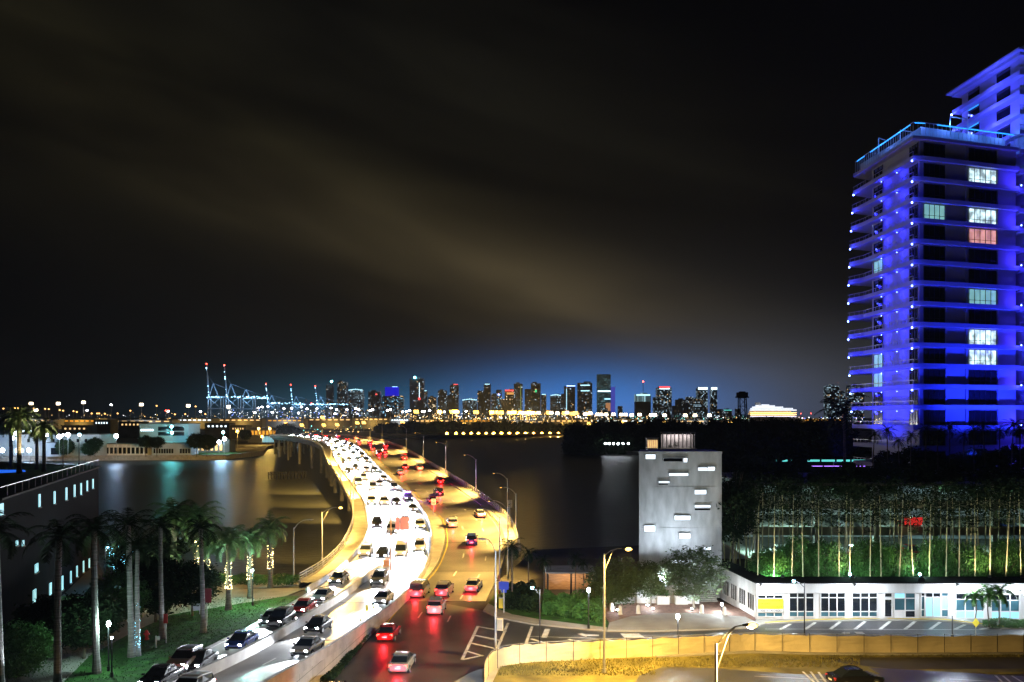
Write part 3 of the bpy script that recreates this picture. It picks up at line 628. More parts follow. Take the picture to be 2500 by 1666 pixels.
def path_lamp(loc, h, label, arm=0, power=500, col=COOL, globe=.2, group=None):
    r = thing('path_lamp', label, 'lamp', loc, 0, group)
    MB().tube([(0, 0, 0), (0, 0, .5)], .14, 8).tube([(0, 0, .5), (0, 0, h)], .065, 8).build('pole', m_dkmet, r)
    if arm:
        MB().tube([(0, 0, h-.5), (arm*.5, 0, h), (arm, 0, h+.25)], .035, 6).ball((arm, 0, h+.33), .22, sc=(1, 1, .5)).build('arm', m_dkmet, r)
        MB().ball((arm, 0, h+.2), globe*.8).build('globe', e_cyan, r, smooth=True); light(r, 'POINT', (arm, -.1, h-.15), power, col, .15)
    else:
        MB().ball((0, 0, h+globe*.8), globe, sc=(1, 1, 1.3)).build('globe', e_white, r, smooth=True); MB().tube([(0, 0, h+globe*2), (0, 0, h+globe*2.4)], [globe*1.2, .02], 8).build('lamp_cap', m_dkmet, r)
        light(r, 'POINT', (0, 0, h+globe*3.6), power*.35, col, .12); light(r, 'POINT', (0, -.35, h+.1), power*.65, col, .12)
    return r
p = G(1318, 1597, 0); path_lamp(p, ZA(1440, p.y), 'black lamp post rising behind the fence by the chevron island, cyan head', -.75, 900)
p = G(1437, 1535, .14); path_lamp(p, ZA(1448, p.y), 'black lamp post with a white globe in front of the green hedge', 0, 900)
p = G(1655, 1572, 0); path_lamp(p, ZA(1510, p.y), 'black lamp post with bright white globe between fence and plaza', 0, 1400)
p = G(1964, 1562, 0); path_lamp(p, ZA(1423, p.y), 'tall black lamp post with a cyan head in front of the white building', -1.1, 1500)
p = G(2325, 1562, 0); path_lamp(p, ZA(1497, p.y), 'black lamp post with white globe near the glass entrance doors', 0, 1800)
p = G(265, 1640, 0); path_lamp(p, ZA(1528, p.y), 'black lamp post with white globe beside the royal palms on the park path', 0, 1200, (.6, 1, .85))
p = G(273, 1655, 0); path_lamp(p, ZA(1560, p.y), 'shorter black lamp post right next to the globe lamp in the park', 0, 60, globe=.1)
p = G(257, 1450, 0); path_lamp(p, ZA(1340, p.y), 'cyan twin lamp on a thin pole beside the blue lit tree', .3, 500)
p = G(617, 1480, 0); path_lamp(p, ZA(1395, p.y), 'slim pole with a pale lit tube beside the date palms on the plaza path', 0, 2600, (.45, 1, .85), globe=.1)

# ------------------------------------------------------------------ plants
def frond(q_, o, a, e0, Lf, droop, rg, ll=.55, w=.09, seg=9, per=3, mi=0):
    p = Vector(o); e_ = e0; pts = [p.copy()]
    for k in range(seg):
        d = Vector((math.cos(a)*math.cos(e_), math.sin(a)*math.cos(e_), math.sin(e_))); p = p+d*(Lf/seg); pts.append(p.copy()); e_ -= droop/seg*(1+k*.12)
    q_.tube(pts, [.04*(1-k/(seg+1)) for k in range(seg+1)], 3, mi, cap=False)
    side = Vector((-math.sin(a), math.cos(a), 0))
    for k in range(1, seg+1):
        d = (pts[k]-pts[k-1])
        for j in range(per):
            b_ = pts[k-1]+d*(j/per); f_ = (k-1+j/per)/seg; l_ = ll*(1.0-abs(f_-.45)*1.1)*rg.uniform(.85, 1.15); dn = d.normalized()
            for s_ in (-1, 1):
                tip = b_+side*s_*l_*.8+dn*l_*.5+Vector((0, 0, -l_*rg.uniform(.1, .55))); q_.face([b_, b_+dn*w, tip+dn*w*.4, tip], mi)
def palm_meshes(tag_, n, Lf, ll, h, rad, leafm, barkm, seed, skirt=False, per=3):
    rg = random.Random(seed); q_ = MB()
    for k in range(n):
        q_a = k*2.399; e0 = R(78-110*(k/n)) if not skirt else R(82-100*(k/n)); frond(q_, (0, 0, h), q_a+rg.uniform(-.2, .2), e0, Lf*rg.uniform(.85, 1.08), R(70+rg.uniform(-15, 20)), rg, ll, per=per)
    c_ = q_.build('crown', leafm); lean = rg.uniform(-.5, .5)
    tp = [(lean*math.sin(t_*PI/2*1.0)*t_*(1-t_)*2, 0, h*t_) for t_ in [k/8 for k in range(9)]]
    rr = [rad*1.5]+[rad*(1.05-.25*k/8) for k in range(1, 9)]
    t_ = MB().tube(tp, rr, 9).build('trunk', barkm)
    for o_ in (c_, t_): COL.objects.unlink(o_)
    return c_.data, t_.data
PM = {}
def palm(kind, loc, label, group=None, sc=1.0, rz=0.0, fairy=None, up=0, name=None, upcol=(0.75, 1.0, 0.6), cat='palm tree', tilt=0.0):
    if kind not in PM:
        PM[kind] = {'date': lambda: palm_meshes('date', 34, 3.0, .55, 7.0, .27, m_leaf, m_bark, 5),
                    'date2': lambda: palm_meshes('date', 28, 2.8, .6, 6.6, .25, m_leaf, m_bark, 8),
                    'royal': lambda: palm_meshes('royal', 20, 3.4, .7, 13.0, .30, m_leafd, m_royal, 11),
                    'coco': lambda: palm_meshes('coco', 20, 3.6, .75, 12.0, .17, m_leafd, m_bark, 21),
                    'areca': lambda: palm_meshes('areca', 12, 1.9, .5, 3.6, .07, m_leafg, m_bark, 31)}[kind]()
    r = thing(name or {'royal': 'royal_palm', 'coco': 'coconut_palm', 'areca': 'areca_palm'}.get(kind, 'date_palm'), label, cat, loc, rz, group); r.scale = (sc,)*3; r.rotation_euler = (tilt, 0, rz)
    for nm, me in zip(('crown', 'trunk'), PM[kind]):
        o_ = bpy.data.objects.new(nm, me); COL.objects.link(o_); o_.parent = r
    if fairy:
        rg = random.Random(hash(label) & 255 if False else len(label)*7); q_ = MB(); z0, z1 = fairy[:2]
        for k in range(60):
            a_ = rg.uniform(0, 2*PI); z_ = z0+(z1-z0)*rg.random()**1.5; q_.ball((math.cos(a_)*.31, math.sin(a_)*.31, z_), rg.uniform(.022, .045), nu=4, nv=2)
        q_.build('fairy_lights', fairy[2] if len(fairy) > 2 else e_fairy, r)
        light(r, 'POINT', (.1, -.7, z0+.3), 14, (1, .75, .35) if len(fairy) < 3 else (.3, .7, 1), .1)
    if up: light(r, 'SPOT', (.6, -1.6, 1.2), up*(14 if kind != 'royal' else 3), upcol, .1, 75, .8, (0, 0, 7.5), 'uplight')
    return r
def date(px_, ybase, ycrown, label, fairy=None, up=0, k='date', grp='date palms by the water'):
    p = G(px_, ybase, 0); h_ = ZA(ycrown, p.y); s_ = h_/7.0
    return palm(k, (p.x, p.y, -.05), label, grp, s_, px_ % 7, fairy, up)
FW = (2.2, 4.8)
date(558, 1490, 1318, 'date palm with the widest lit crown, left of the slim pale lamp pole', FW, 420)
date(610, 1462, 1308, 'date palm with fairy lights directly right of the widest lit palm', FW, 160, 'date2')
date(660, 1435, 1282, 'date palm nearest the left bridge railing, its fairy lights low on the trunk', FW, 90, 'date2')
date(505, 1470, 1312, 'date palm behind the tall dark red sign, fairy lights on the middle of its trunk', FW, 140)
date(483, 1440, 1262, 'date palm with the tallest pale green crown in the park group', FW, 330)
date(425, 1446, 1250, 'date palm on the left end of the park group, crown yellowish green', None, 330, 'date2')
date(408, 1500, 1340, 'date palm with low drooping lit fronds left of the park group', FW, 330, 'date2')
gr_ = 'royal palms with pale trunks'
for x_, yb, s_, lab, up in ((2, 1700, 1.05, 'royal palm with a bright pale trunk at the bottom left corner', 900), (140, 1690, 1.0, 'royal palm with a purple tinted trunk, second from the left edge', 0), (236, 1645, 1.0, 'royal palm with a reddish lower trunk left of the globe lamp', 0),
                             (322, 1605, .98, 'royal palm with a white lit trunk right of the globe lamp', 700), (396, 1560, .9, 'royal palm with leaning grey trunk by the small red sign', 120), (497, 1545, .86, 'royal palm with dark trunk beside the tall dark red sign', 0)):
    p = G(x_, yb, 0); palm('royal', (p.x, p.y, -.05), lab, gr_, s_, x_ % 5, up=up, upcol=(.8, .95, 1.0), tilt=R(-1.5))
p = G(336, 1603, 0); palm('royal', (p.x, p.y, -.05), 'thin royal palm with cyan lights wound on its trunk, right behind the white lit one', None, .8, 1.0, (1.2, 6.5, e_icy), 60, upcol=(.6, .9, 1))
LM = {}
def crown_mesh(key, leafm, n, m, leaf, seed, flat=.8, hollow=.45):
    rg = random.Random(seed); q_ = MB()
    for _ in range(n):
        v = Vector((rg.gauss(0, 1), rg.gauss(0, 1), rg.gauss(0, 1))).normalized()*(hollow+(1-hollow)*rg.random()**.6); v.z *= flat; rc = rg.uniform(.13, .27)
        for _ in range(m):
            c_ = v+Vector((rg.gauss(0, rc*.5), rg.gauss(0, rc*.5), rg.gauss(0, rc*.4))); u_ = Vector((rg.gauss(0, 1), rg.gauss(0, 1), rg.gauss(0, .6))).normalized(); w_ = u_.orthogonal().normalized(); l_ = leaf*rg.uniform(.6, 1.3)
            q_.face([c_-u_*l_, c_+w_*l_*.45, c_+u_*l_, c_-w_*l_*.45])
    o_ = q_.build('crown', leafm); COL.objects.unlink(o_); return o_.data
def trunk_mesh(seed, bark, h=1.0):
    rg = random.Random(seed); q_ = MB(); q_.tube([(0, 0, 0), (.02, .01, .5*h), (0, .03, h)], [.07, .05, .04], 8)
    for k in range(6):
        a_ = k*1.05+rg.uniform(-.3, .3); q_.tube([(0, .02, h*(.75+.04*k)), (math.cos(a_)*.3, math.sin(a_)*.3, h+.25), (math.cos(a_)*.65, math.sin(a_)*.65, h+.55)], [.03, .02, .008], 5)
    o_ = q_.build('trunk', bark); COL.objects.unlink(o_); return o_.data
def tree(loc, r_, h_, kind, label, group=None, seed=0, flat=.8, name='leafy_tree', cat='tree', up=0, zs=None):
    key = (kind, seed % 3, flat)
    if key not in LM:
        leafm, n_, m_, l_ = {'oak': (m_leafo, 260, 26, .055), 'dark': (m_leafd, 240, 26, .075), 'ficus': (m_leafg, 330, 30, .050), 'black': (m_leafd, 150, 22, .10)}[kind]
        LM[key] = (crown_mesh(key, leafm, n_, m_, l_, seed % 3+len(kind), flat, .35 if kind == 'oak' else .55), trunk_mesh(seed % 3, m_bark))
    r = thing(name, label, cat, loc, (seed*1.7) % 6.28, group)
    c_ = bpy.data.objects.new('crown', LM[key][0]); COL.objects.link(c_); c_.parent = r; c_.location = (0, 0, h_-(zs or r_)*flat*.95); c_.scale = (r_, r_, zs or r_)
    t_ = bpy.data.objects.new('trunk', LM[key][1]); COL.objects.link(t_); t_.parent = r; th = max(.6, h_-r_*1.5); t_.scale = (r_*.75, r_*.75, th)
    return r
def bed(name, label, pts, h_, n_, leafm, leaf=.16, seed=1, z0=0.05, cat='hedge'):
    """hedge: leaves filled through the volume above a ground polygon given in photo pixels"""
    rg = random.Random(seed); P_ = [G(x, y, z0) for x, y in pts]; xs = [p.x for p in P_]; ys = [p.y for p in P_]; q_ = MB(); k = 0
    def inside(x, y):
        c_ = False; j = len(P_)-1
        for i in range(len(P_)):
            if (P_[i].y > y) != (P_[j].y > y) and x < (P_[j].x-P_[i].x)*(y-P_[i].y)/(P_[j].y-P_[i].y)+P_[i].x: c_ = not c_
            j = i
        return c_
    while k < n_:
        x, y = rg.uniform(min(xs), max(xs)), rg.uniform(min(ys), max(ys))
        if not inside(x, y): continue
        hh = h_*(.75+.3*math.sin(x*1.3)*math.cos(y*.9+seed)); z = z0+hh*rg.random()**.6; k += 1
        u_ = Vector((rg.gauss(0, 1), rg.gauss(0, 1), rg.gauss(0, .7))).normalized(); w_ = u_.orthogonal().normalized(); l_ = leaf*rg.uniform(.6, 1.3); c_ = Vector((x, y, z)); q_.face([c_-u_*l_, c_+w_*l_*.5, c_+u_*l_, c_-w_*l_*.5])
    o_ = q_.build(name, leafm, loc=tuple(sum(P_, Vector())/len(P_))); tag(o_, label, cat); return o_
bed('shore_hedge', 'low dark green hedge along the water behind the date palms', [(512, 1427), (600, 1430), (700, 1432), (735, 1424), (735, 1415), (512, 1412)], 1.0, 6000, m_leafg, .14)
bed('grass_strip_hedge', 'strip of dark grass and shrubs at the foot of the retaining wall', [(720, 1666), (778, 1608), (880, 1535), (985, 1462), (992, 1452), (1000, 1440), (978, 1462), (880, 1583), (815, 1666)], .45, 9000, m_leafd, .12, 4, cat='ground cover')
bed('plaza_hedge', 'bright green hedge on the lawn corner under the globe lamp', [(1322, 1503), (1400, 1516), (1470, 1524), (1478, 1505), (1440, 1482), (1330, 1478)], 2.2, 9000, m_leafg, .17, 2)
bed('corner_shrub', 'dark shrubs behind the blue sign at the road corner', [(1230, 1490), (1300, 1500), (1320, 1480), (1300, 1450), (1245, 1455)], 2.4, 5000, m_leafd, .2, 3, cat='shrub')
bed('entrance_shrub', 'low green shrubs at the end of the white building by the small palms', [(2400, 1534), (2520, 1537), (2520, 1520), (2400, 1522)], .7, 3000, m_leafg, .13, 6, cat='shrub')
for n_, (x_, yb, yt) in enumerate(((1250, 1480, 1335), (1328, 1470, 1370), (1405, 1470, 1362), (1290, 1450, 1350), (1425, 1452, 1375))):
    p = G(x_, yb, 0); h_ = ZA(yt, p.y); palm('coco', (p.x, p.y, -.05), ['dark palm hanging its fronds over the bend of the right road', 'dark feathery palm between the cyan lamp and the warm pavilion', 'greenish lit palm by the globe lamp in front of the pavilion', 'dark palm right behind the palm at the road bend', 'dark palm beside the warm lit pavilion, nearest the plaza trees'][n_], 'palms between the right road and the plaza', h_/12.0, n_*1.3)
for x_, yb, r_, h_, kd, lab in ((1694, 1490, 3.7, 7.4, 'oak', 'largest plaza tree, round crown in front of the grey concrete tower'), (1588, 1482, 2.6, 5.4, 'oak', 'small plaza tree at the foot of the grey tower, left of the bright wall lamp'), (1500, 1490, 3.4, 6.2, 'oak', 'plaza tree right of the yellow lit street lamp pole'),
                                (1790, 1452, 2.8, 14.5, 'dark', 'tall narrow dark green tree against the right edge of the grey tower')):
    p = G(x_, yb, 0); tree(p, r_, h_, kd, lab, None, x_, zs=(4.9 if kd == 'dark' else None))
FX = ((1832, 2.9, 6.8), (1876, 1.7, 5.9), (1950, 2.4, 8.2), (2018, 2.5, 7.6), (2128, 2.6, 7.9), (2190, 2.2, 7.1), (2292, 2.4, 8.0), (2358, 2.5, 7.4), (2462, 2.6, 7.8), (2530, 2.2, 7))
for n_, (x_, r_, h_) in enumerate(FX):
    Y = 106.3+(n_ % 3)*.4; tree((max(30.5+r_*.5, XA(x_, Y)), Y, 0), r_, h_, 'ficus', 'dense clipped ficus behind the white building, %s from the left' % nth(n_+1), 'dense trees behind the white building', n_, name='ficus_tree', zs=(h_-2)/1.65)
# park trees, dark
for n_, (x_, yb, r_, h_, kd) in enumerate(((290, 1545, 3.0, 6.2, 'ficus'), (380, 1520, 3.6, 7.0, 'dark'), (470, 1505, 3.0, 6.0, 'dark'), (205, 1610, 3.0, 6.0, 'dark'), (40, 1650, 2.8, 4.4, 'ficus'), (110, 1600, 2.6, 5.4, 'dark'), (330, 1440, 3.4, 6.5, 'dark'), (395, 1420, 3.2, 6.4, 'black'))):
    p = G(x_, yb, 0); tree(p, r_, h_, kd, ['green lit tree leaning over the globe lamp in the park', 'dark round tree between the white trunk and the small red sign', 'dark tree left of the tall dark red sign', 'dark tree left of the globe lamp post', 'low bushy tree in the bottom left corner', 'dark tree in front of the orange lit windows', 'dark tree at the far side of the park path by the blue lit tree', 'black tree at the water edge of the park'][n_], 'park trees', n_)
p = G(292, 1432, 0); tb = palm('date2', (p.x, p.y, 0), 'tree wrapped in dense blue string lights, glowing in the park', None, .95, 0, (.3, 5.5, e_icy), 0, cat='tree')
q = MB(); rg = random.Random(5)
for k in range(900):
    a_ = rg.uniform(0, 2*PI); z_ = rg.random(); rr = .35+1.7*z_; q.ball((math.cos(a_)*rr*rg.uniform(.6, 1), math.sin(a_)*rr*.6, 1.0+4.6*z_), rg.uniform(.03, .06), nu=4, nv=2)
tag(q.build('light_garland', e_icy, loc=None), 'sheaf of blue string lights hung in the glowing park tree', 'string lights').location = p
light(tb, 'POINT', (0, -2.2, 3), 500, (.25, .65, 1.0), .5)

# bamboo screens
bcul = [MB().tube([(0, 0, 0), (dx*.3, 0, 5), (dx, .05, 13.4)], [.085, .075, .045], 6).build('culm', m_bamboo) for dx in (.25, -.3, .05)]
rg = random.Random(12); bcr = []
for s_ in range(3):
    q_ = MB()
    for k in range(330):
        z_ = rg.uniform(11.0, 15.2) if k > 45 else rg.uniform(9.8, 11); rr = .3+1.2*min(1, (z_-9.6)/3); c_ = Vector((rg.gauss(0, rr*.6), rg.gauss(0, rr*.6), z_)); u_ = Vector((rg.gauss(0, 1), rg.gauss(0, 1), rg.gauss(0, .8))).normalized(); w_ = u_.orthogonal().normalized(); l_ = rg.uniform(.12, .3)
        q_.face([c_-u_*l_, c_+w_*l_*.3, c_+u_*l_, c_-w_*l_*.3])
    bcr.append(q_.build('foliage', m_leafd))
for o_ in bcul+bcr: COL.objects.unlink(o_)
def bamboo(loc, label, group, sc, v, tilt=(0, 0), crown=True):
    r = thing('bamboo', label, 'bamboo', loc, 0, group); r.scale = (1, 1, sc); r.rotation_euler = (tilt[0], tilt[1], v*.9)
    a_ = bpy.data.objects.new('culm', bcul[v % 3].data); COL.objects.link(a_); a_.parent = r
    if crown: b__ = bpy.data.objects.new('foliage', bcr[v % 3].data); COL.objects.link(b__); b__.parent = r
bx = [1852, 1863, 1872, 1883, 1897, 1915, 1929, 1937, 1949, 1962, 1979, 1993, 2001, 2013, 2027, 2044, 2058, 2066, 2076, 2090, 2106, 2120, 2129, 2141, 2153, 2170, 2184, 2192, 2203, 2215, 2231, 2247, 2255, 2264, 2277, 2295, 2309, 2316, 2329, 2339, 2357, 2371, 2378, 2389, 2401, 2418, 2432, 2439, 2451, 2463, 2477, 2490]
for n_, x_ in enumerate(bx):
    Y = 109.6+(n_*7 % 5)*.4 if n_ % 3 else 103.3+(n_ % 5)*.15; bamboo((XA(x_, Y)+rg.uniform(-.25, .25), Y, 0), 'bamboo cane, %s from the left in the screen behind the white building' % nth(n_+1), 'bamboo screen behind the white building', rg.uniform(.92, 1.06), n_, (rg.uniform(-.02, .02), rg.uniform(-.035, .035)))
for n_ in range(14):
    x_ = 1738+n_*5.3; Y = 119-n_*.55; bamboo((XA(x_+30, Y-1), Y-1, 0), 'bamboo cane, %s from the left in the leaning clump beside the grey tower' % nth(n_+1), 'leaning bamboo clump beside the grey tower', rg.uniform(.9, 1.05), n_, (0, R(-7)))
# ------------------------------------------------------------------ grey concrete tower
gt = thing('concrete_tower', 'tall plain grey concrete tower with scattered bright slot windows at the plaza edge', 'tower', (0, 0, 0))
Yg = 111.0; X0, X1 = XA(1560, Yg), XA(1762, Yg); zt_ = ZA(1103, Yg)
m_gt = mat('streaked_concrete', (0.46, 0.47, 0.48), 0.85, 0.24, 1.1, 0.25, stretch=(1.0, 1, 0.35))
MB().prism([(X0, Yg), (X1, Yg), (X1+.2, Yg+7), (XA(1563, Yg+7), Yg+7)], 0, zt_).build('wall', m_gt, gt)
def slot(parent, a, b_, c_, d_, Y, m, depth=.25, frame=True, nm='window'):
    x0, x1, z0, z1 = XA(a, Y), XA(b_, Y), ZA(d_, Y), ZA(c_, Y); w_ = MB().box(((x0+x1)/2, Y-.004, (z0+z1)/2), (x1-x0, .05, z1-z0)).build(nm, m, parent)
    if frame:
        q_ = MB()
        for cx, cz, sx_, sz_ in (((x0+x1)/2, z0-.04, x1-x0+.16, .08), ((x0+x1)/2, z1+.04, x1-x0+.16, .08), (x0-.04, (z0+z1)/2, .08, z1-z0), (x1+.04, (z0+z1)/2, .08, z1-z0)): q_.box((cx, Y-.04, cz), (sx_, .14, sz_))
        q_.build('frame', m_gt, w_)
    return w_
for a, b_, c_, d_ in ((1576, 1600, 1110, 1121), (1667, 1678, 1119, 1129), (1728, 1745, 1140, 1146), (1704, 1745, 1142, 1149.5), (1633, 1680, 1156, 1162), (1608, 1634, 1175.5, 1180), (1696, 1724, 1197, 1207), (1696, 1734, 1234, 1240), (1647, 1685, 1260, 1270), (1573, 1599, 1284, 1298), (1658, 1685, 1303, 1315), (1718, 1735, 1336, 1343), (1640, 1690, 1368, 1376)): slot(gt, a, b_, c_, d_, Yg, e_slot)
slot(gt, 1620, 1667, 1119, 1127, Yg-.02, m_glassd); slot(gt, 1608, 1631, 1180.5, 1184, Yg-.02, m_glassd); slot(gt, 1696, 1734, 1240.5, 1246, Yg-.02, m_glassd)
q = MB(); q.box(((X0+X1)/2, Yg-.03, zt_-.1), (X1-X0+.1, .1, .25)); q.box((X0+2.1, Yg-.012, zt_/2), (.03, .03, zt_-.6)); q.box(((X0+X1)/2, Yg-.012, zt_*.48), (X1-X0-.4, .03, .03)); q.box(((X0+X1)/2, Yg-.012, zt_*.76), (X1-X0-.4, .03, .03)); q.build('panel_joint', m_gt, gt)
# low base block with the bright wall lamp, door and planters
gb = thing('entrance_block', 'low white entrance block with a grey door at the foot of the grey tower', 'building')
a, b_ = G(1560, 1462, 0), G(1835, 1470, 0); y0 = 107.2
MB().prism([(XA(1555, y0), y0), (XA(1700, y0), y0), (XA(1700, y0), Yg-.05), (XA(1555, y0), Yg-.05)], 0, 2.6).build('wall', m_plaster, gb)
slot(gb, 1627, 1646, 1424, 1474, y0-.01, m_conc, nm='door')
wl = thing('wall_floodlight', 'very bright white wall lamp above the entrance at the foot of the grey tower', 'lamp', (XA(1617, y0-1.5), y0-1.5, ZA(1414, y0-1.5)))
MB().box((0, .2, 0), (.4, .2, .3)).build('housing', m_dkmet, wl); MB().ball((0, 0, 0), .38).build('lens', e_white, wl, smooth=True)
light(wl, 'POINT', (0, -.5, .2), 2600, (.88, .94, 1.0), .25)
for n_, x_ in enumerate((1582, 1640, 1698)):  # fixtures added to brighten the wall of the grey tower
    gf = thing('added_uplight', 'small added uplight on the entrance block roof washing the grey tower, %s from the left' % nth(n_+1), 'floodlight', (XA(x_, 107.7), 107.7, 2.6), group='added grey tower uplights'); MB().box((0, 0, .14), (.35, .3, .24), 0, 0, R(20)).build('housing', m_dkmet, gf); light(gf, 'SPOT', (0, .15, .4), 3300, (.78, .89, 1.0), .3, 84, 1.0, (0, 3.6, 15), 'upward_beam')
def planter(px_, py_, lab):
    p_ = G(px_, py_, .1); r = thing('planter', lab, 'planter', p_); MB().prism([(-.75, -.75), (.75, -.75), (.75, .75), (-.75, .75)], 0, .95).prism([(-.82, -.82), (.82, -.82), (.82, .82), (-.82, .82)], .95, 1.08).build('pot', m_plaster, r)
    q_ = MB(); rg_ = random.Random(px_)
    for k in range(500):
        c_ = Vector((rg_.gauss(0, .4), rg_.gauss(0, .4), 1.1+rg_.random()*.6)); u_ = Vector((rg_.gauss(0, 1), rg_.gauss(0, 1), rg_.gauss(0, 1))).normalized(); w_ = u_.orthogonal(); q_.face([c_-u_*.12, c_+w_*.05, c_+u_*.12, c_-w_*.05])
    q_.build('plant', m_leafg, r)
planter(1617, 1474, 'white square planter below the bright wall lamp'); planter(1662, 1474, 'white square planter with the fullest green plant, right of the grey door'); planter(1689, 1472, 'white square planter nearest the yellow steps')
for n_, (x_, y_) in enumerate(((1514, 1500), (1558, 1498), (1713, 1497), (1768, 1502), (1493, 1492))):
    p = G(x_, y_, .13); tag(MB().tube([(0, 0, 0), (0, 0, .12), (0, 0, .85), (0, 0, 1.0)], [.3, .25, .22, .1], 12).build('bollard', m_plaster, loc=(0, 0, 0)), 'white round bollard on the plaza edge, %s from the left' % nth([2, 3, 4, 5, 1][n_]), 'bollard', 'plaza bollards').location = p
for n_, (x_, y_) in enumerate(((1507, 1494), (1581, 1482), (1594, 1490), (1689, 1491))):
    p = G(x_, y_, .15); r = thing('ground_light', 'small white ground light at a tree foot on the plaza, %s from the left' % nth(n_+1), 'ground light', p, group='plaza ground lights')
    MB().tube([(0, 0, 0), (0, 0, .18)], .16, 10).build('housing', m_dkmet, r); MB().ball((0, 0, .2), .15, sc=(1, 1, .6)).build('lens', e_white, r); light(r, 'POINT', (0, -.1, .75), 160, COOL, .1)
st = thing('entrance_steps', 'yellowish lit steps rising between the planters and the white building wing', 'steps'); a = G(1697, 1470, .1); b_ = G(1752, 1470, .1)
q = MB()
for k in range(6): q.box(((a.x+b_.x)/2, a.y+.2+k*.42, .1+.15*k+.07), (b_.x-a.x, .42, .15+.15*k*.2))
q.build('steps', m_walk, st)
q = MB().box(((a.x+b_.x)/2, a.y+6.5, .95), (b_.x-a.x, 8, .15)).build('landing', m_walk, st); light(st, 'POINT', ((a.x+b_.x)/2, a.y+4, 3.2), 420, (1, .80, .42), .2)
# warm pavilion and ramp walls behind the hedge
pv = thing('open_pavilion', 'warm lit open pavilion with timber slats behind the dark palms', 'pavilion', G(1395, 1458, 0))
q = MB().box((0, 3, 3.0), (6.5, 5, .2)); q.build('roof', m_conc, pv); MB().box((0, 5, 1.5), (6.3, .15, 3)).build('back_wall', mat('timber', (.35, .22, .12), .7, .3, 1, stretch=(1, 1, 9)), pv)
for x_ in (-3, 0, 3): MB().tube([(x_, .6, 0), (x_, .6, 2.9)], .12, 8).build('post', m_dkmet, pv)
light(pv, 'POINT', (0, 2.5, 2.5), 500, (1, .62, .30), .2)
q = MB()
for a_, b__, h_ in (((1500, 1492), (1440, 1462), .5), ((1500, 1478), (1600, 1470), .8), ((1470, 1440), (1550, 1466), .9)):
    pa, pb = G(*a_, 0), G(*b__, 0); q.wall(pa, pb, 0, h_, .25)
tag(q.build('ramp_wall', m_conc), 'low concrete ramp walls left of the plaza trees', 'wall')
# ------------------------------------------------------------------ long low white building
wb = thing('white_building', 'long low white building with paned shopfront windows behind the hatched bay', 'building')
Yw = 99.0; ztp = ZA(1424, Yw); XL = XA(1848, Yw); XR = 66.0; wing = (XA(1741, 113.5), 113.5)
MB().prism([(XL, Yw), (XR, Yw), (XR, 102.2), (XL+1.5, 102.2)], 0, ztp-.05).prism([(XL, Yw), (XL+1.9, 101), (wing[0]+1.8, 113.5), wing], 0, ztp-.06).build('wall', m_plaster, wb)
q = MB(); q.prism([(XL-.25, Yw-.3), (XR, Yw-.3), (XR, 102.4), (XL+2.0, 102.4), (wing[0]+2.0, 113.8), (wing[0]-.25, 113.5)], ztp, ztp+.12); q.build('roof', m_black, wb)
q = MB().box(((XL+XR)/2, Yw-.12, ztp-.55), (XR-XL+.2, .24, 1.05)); q.build('fascia', m_plaster, wb)
def shop(a, b_, top, bot, cols, rows, mats, nm='window', door=False):
    x0, x1 = XA(a, Yw), XA(b_, Yw); z0, z1 = ZA(bot, Yw), ZA(top, Yw); r_ = None
    fr = MB(); gl = MB(); rws = [z0+(z1-z0)*f_ for f_ in rows]; cs = [x0+(x1-x0)*f_ for f_ in cols]
    for i in range(len(rws)-1):
        for j in range(len(cs)-1): gl.box(((cs[j]+cs[j+1])/2, Yw-.03, (rws[i]+rws[i+1])/2), (cs[j+1]-cs[j]-.02, .03, rws[i+1]-rws[i]-.02), mi=mats[i][j] if isinstance(mats[i], (list, tuple)) else mats[i])
    g_ = gl.build(nm, [m_glassd, m_glassb, e_wteal, m_plaster], wb)
    for z_ in rws: fr.box(((x0+x1)/2, Yw-.06, z_), (x1-x0+.1, .10, .1))
    for x_ in cs: fr.box((x_, Yw-.075, (z0+z1)/2), (.1, .10, z1-z0+.1))
    fr.build('frame', m_plaster, g_); return g_
T3 = [0, 1/3, 2/3, 1]; RW = [0, .22, .80, 1]; z8 = lambda v: 1800+v/3.361; y8 = lambda v: 1200+v/3.361
shop(z8(165), z8(370), y8(850), y8(1028), T3, [0, .2, .84, 1], [1, 3, 0])
for a, b_ in ((425, 627), (682, 884), (940, 1147)): shop(z8(a), z8(b_), y8(832), y8(1028), T3, RW, [1, 0, 0])
shop(z8(1205), z8(1268), y8(832), y8(1030), [0, 1], [0, .74, .82, 1], [0, 3, 0], 'door'); shop(z8(1285), z8(1458), y8(832), y8(1033), [0, .52, 1], [0, .28, .78, 1], [[3, 0], 1, [2, 1]])
shop(z8(1505), z8(1535), y8(832), y8(1028), [0, 1], [0, .3, .86, 1], [1, 1, 0]); shop(z8(1540), z8(1665), y8(832), y8(1028), [0, .5, 1], [0, .82, 1], [2, 0], 'door'); shop(z8(1672), z8(1728), y8(832), y8(1028), [0, 1], [0, .3, .86, 1], [1, 2, 1])
shop(z8(1790), z8(2022), y8(836), y8(1040), T3, [0, .3, .76, 1], [2, 1, 0]); shop(z8(2080), z8(2312), y8(845), y8(1045), T3, [0, .3, .76, 1], [2, 1, 0]); shop(z8(2360), z8(2560), y8(848), y8(1046), T3, [0, .3, .76, 1], [2, 1, 0])
d = Vector((XL-wing[0], Yw-wing[1], 0)); L_ = d.length; un = d.normalized(); rzw = math.atan2(un.y, un.x); nrm = Vector((un.y, -un.x, 0))
if nrm.x > 0: nrm = -nrm
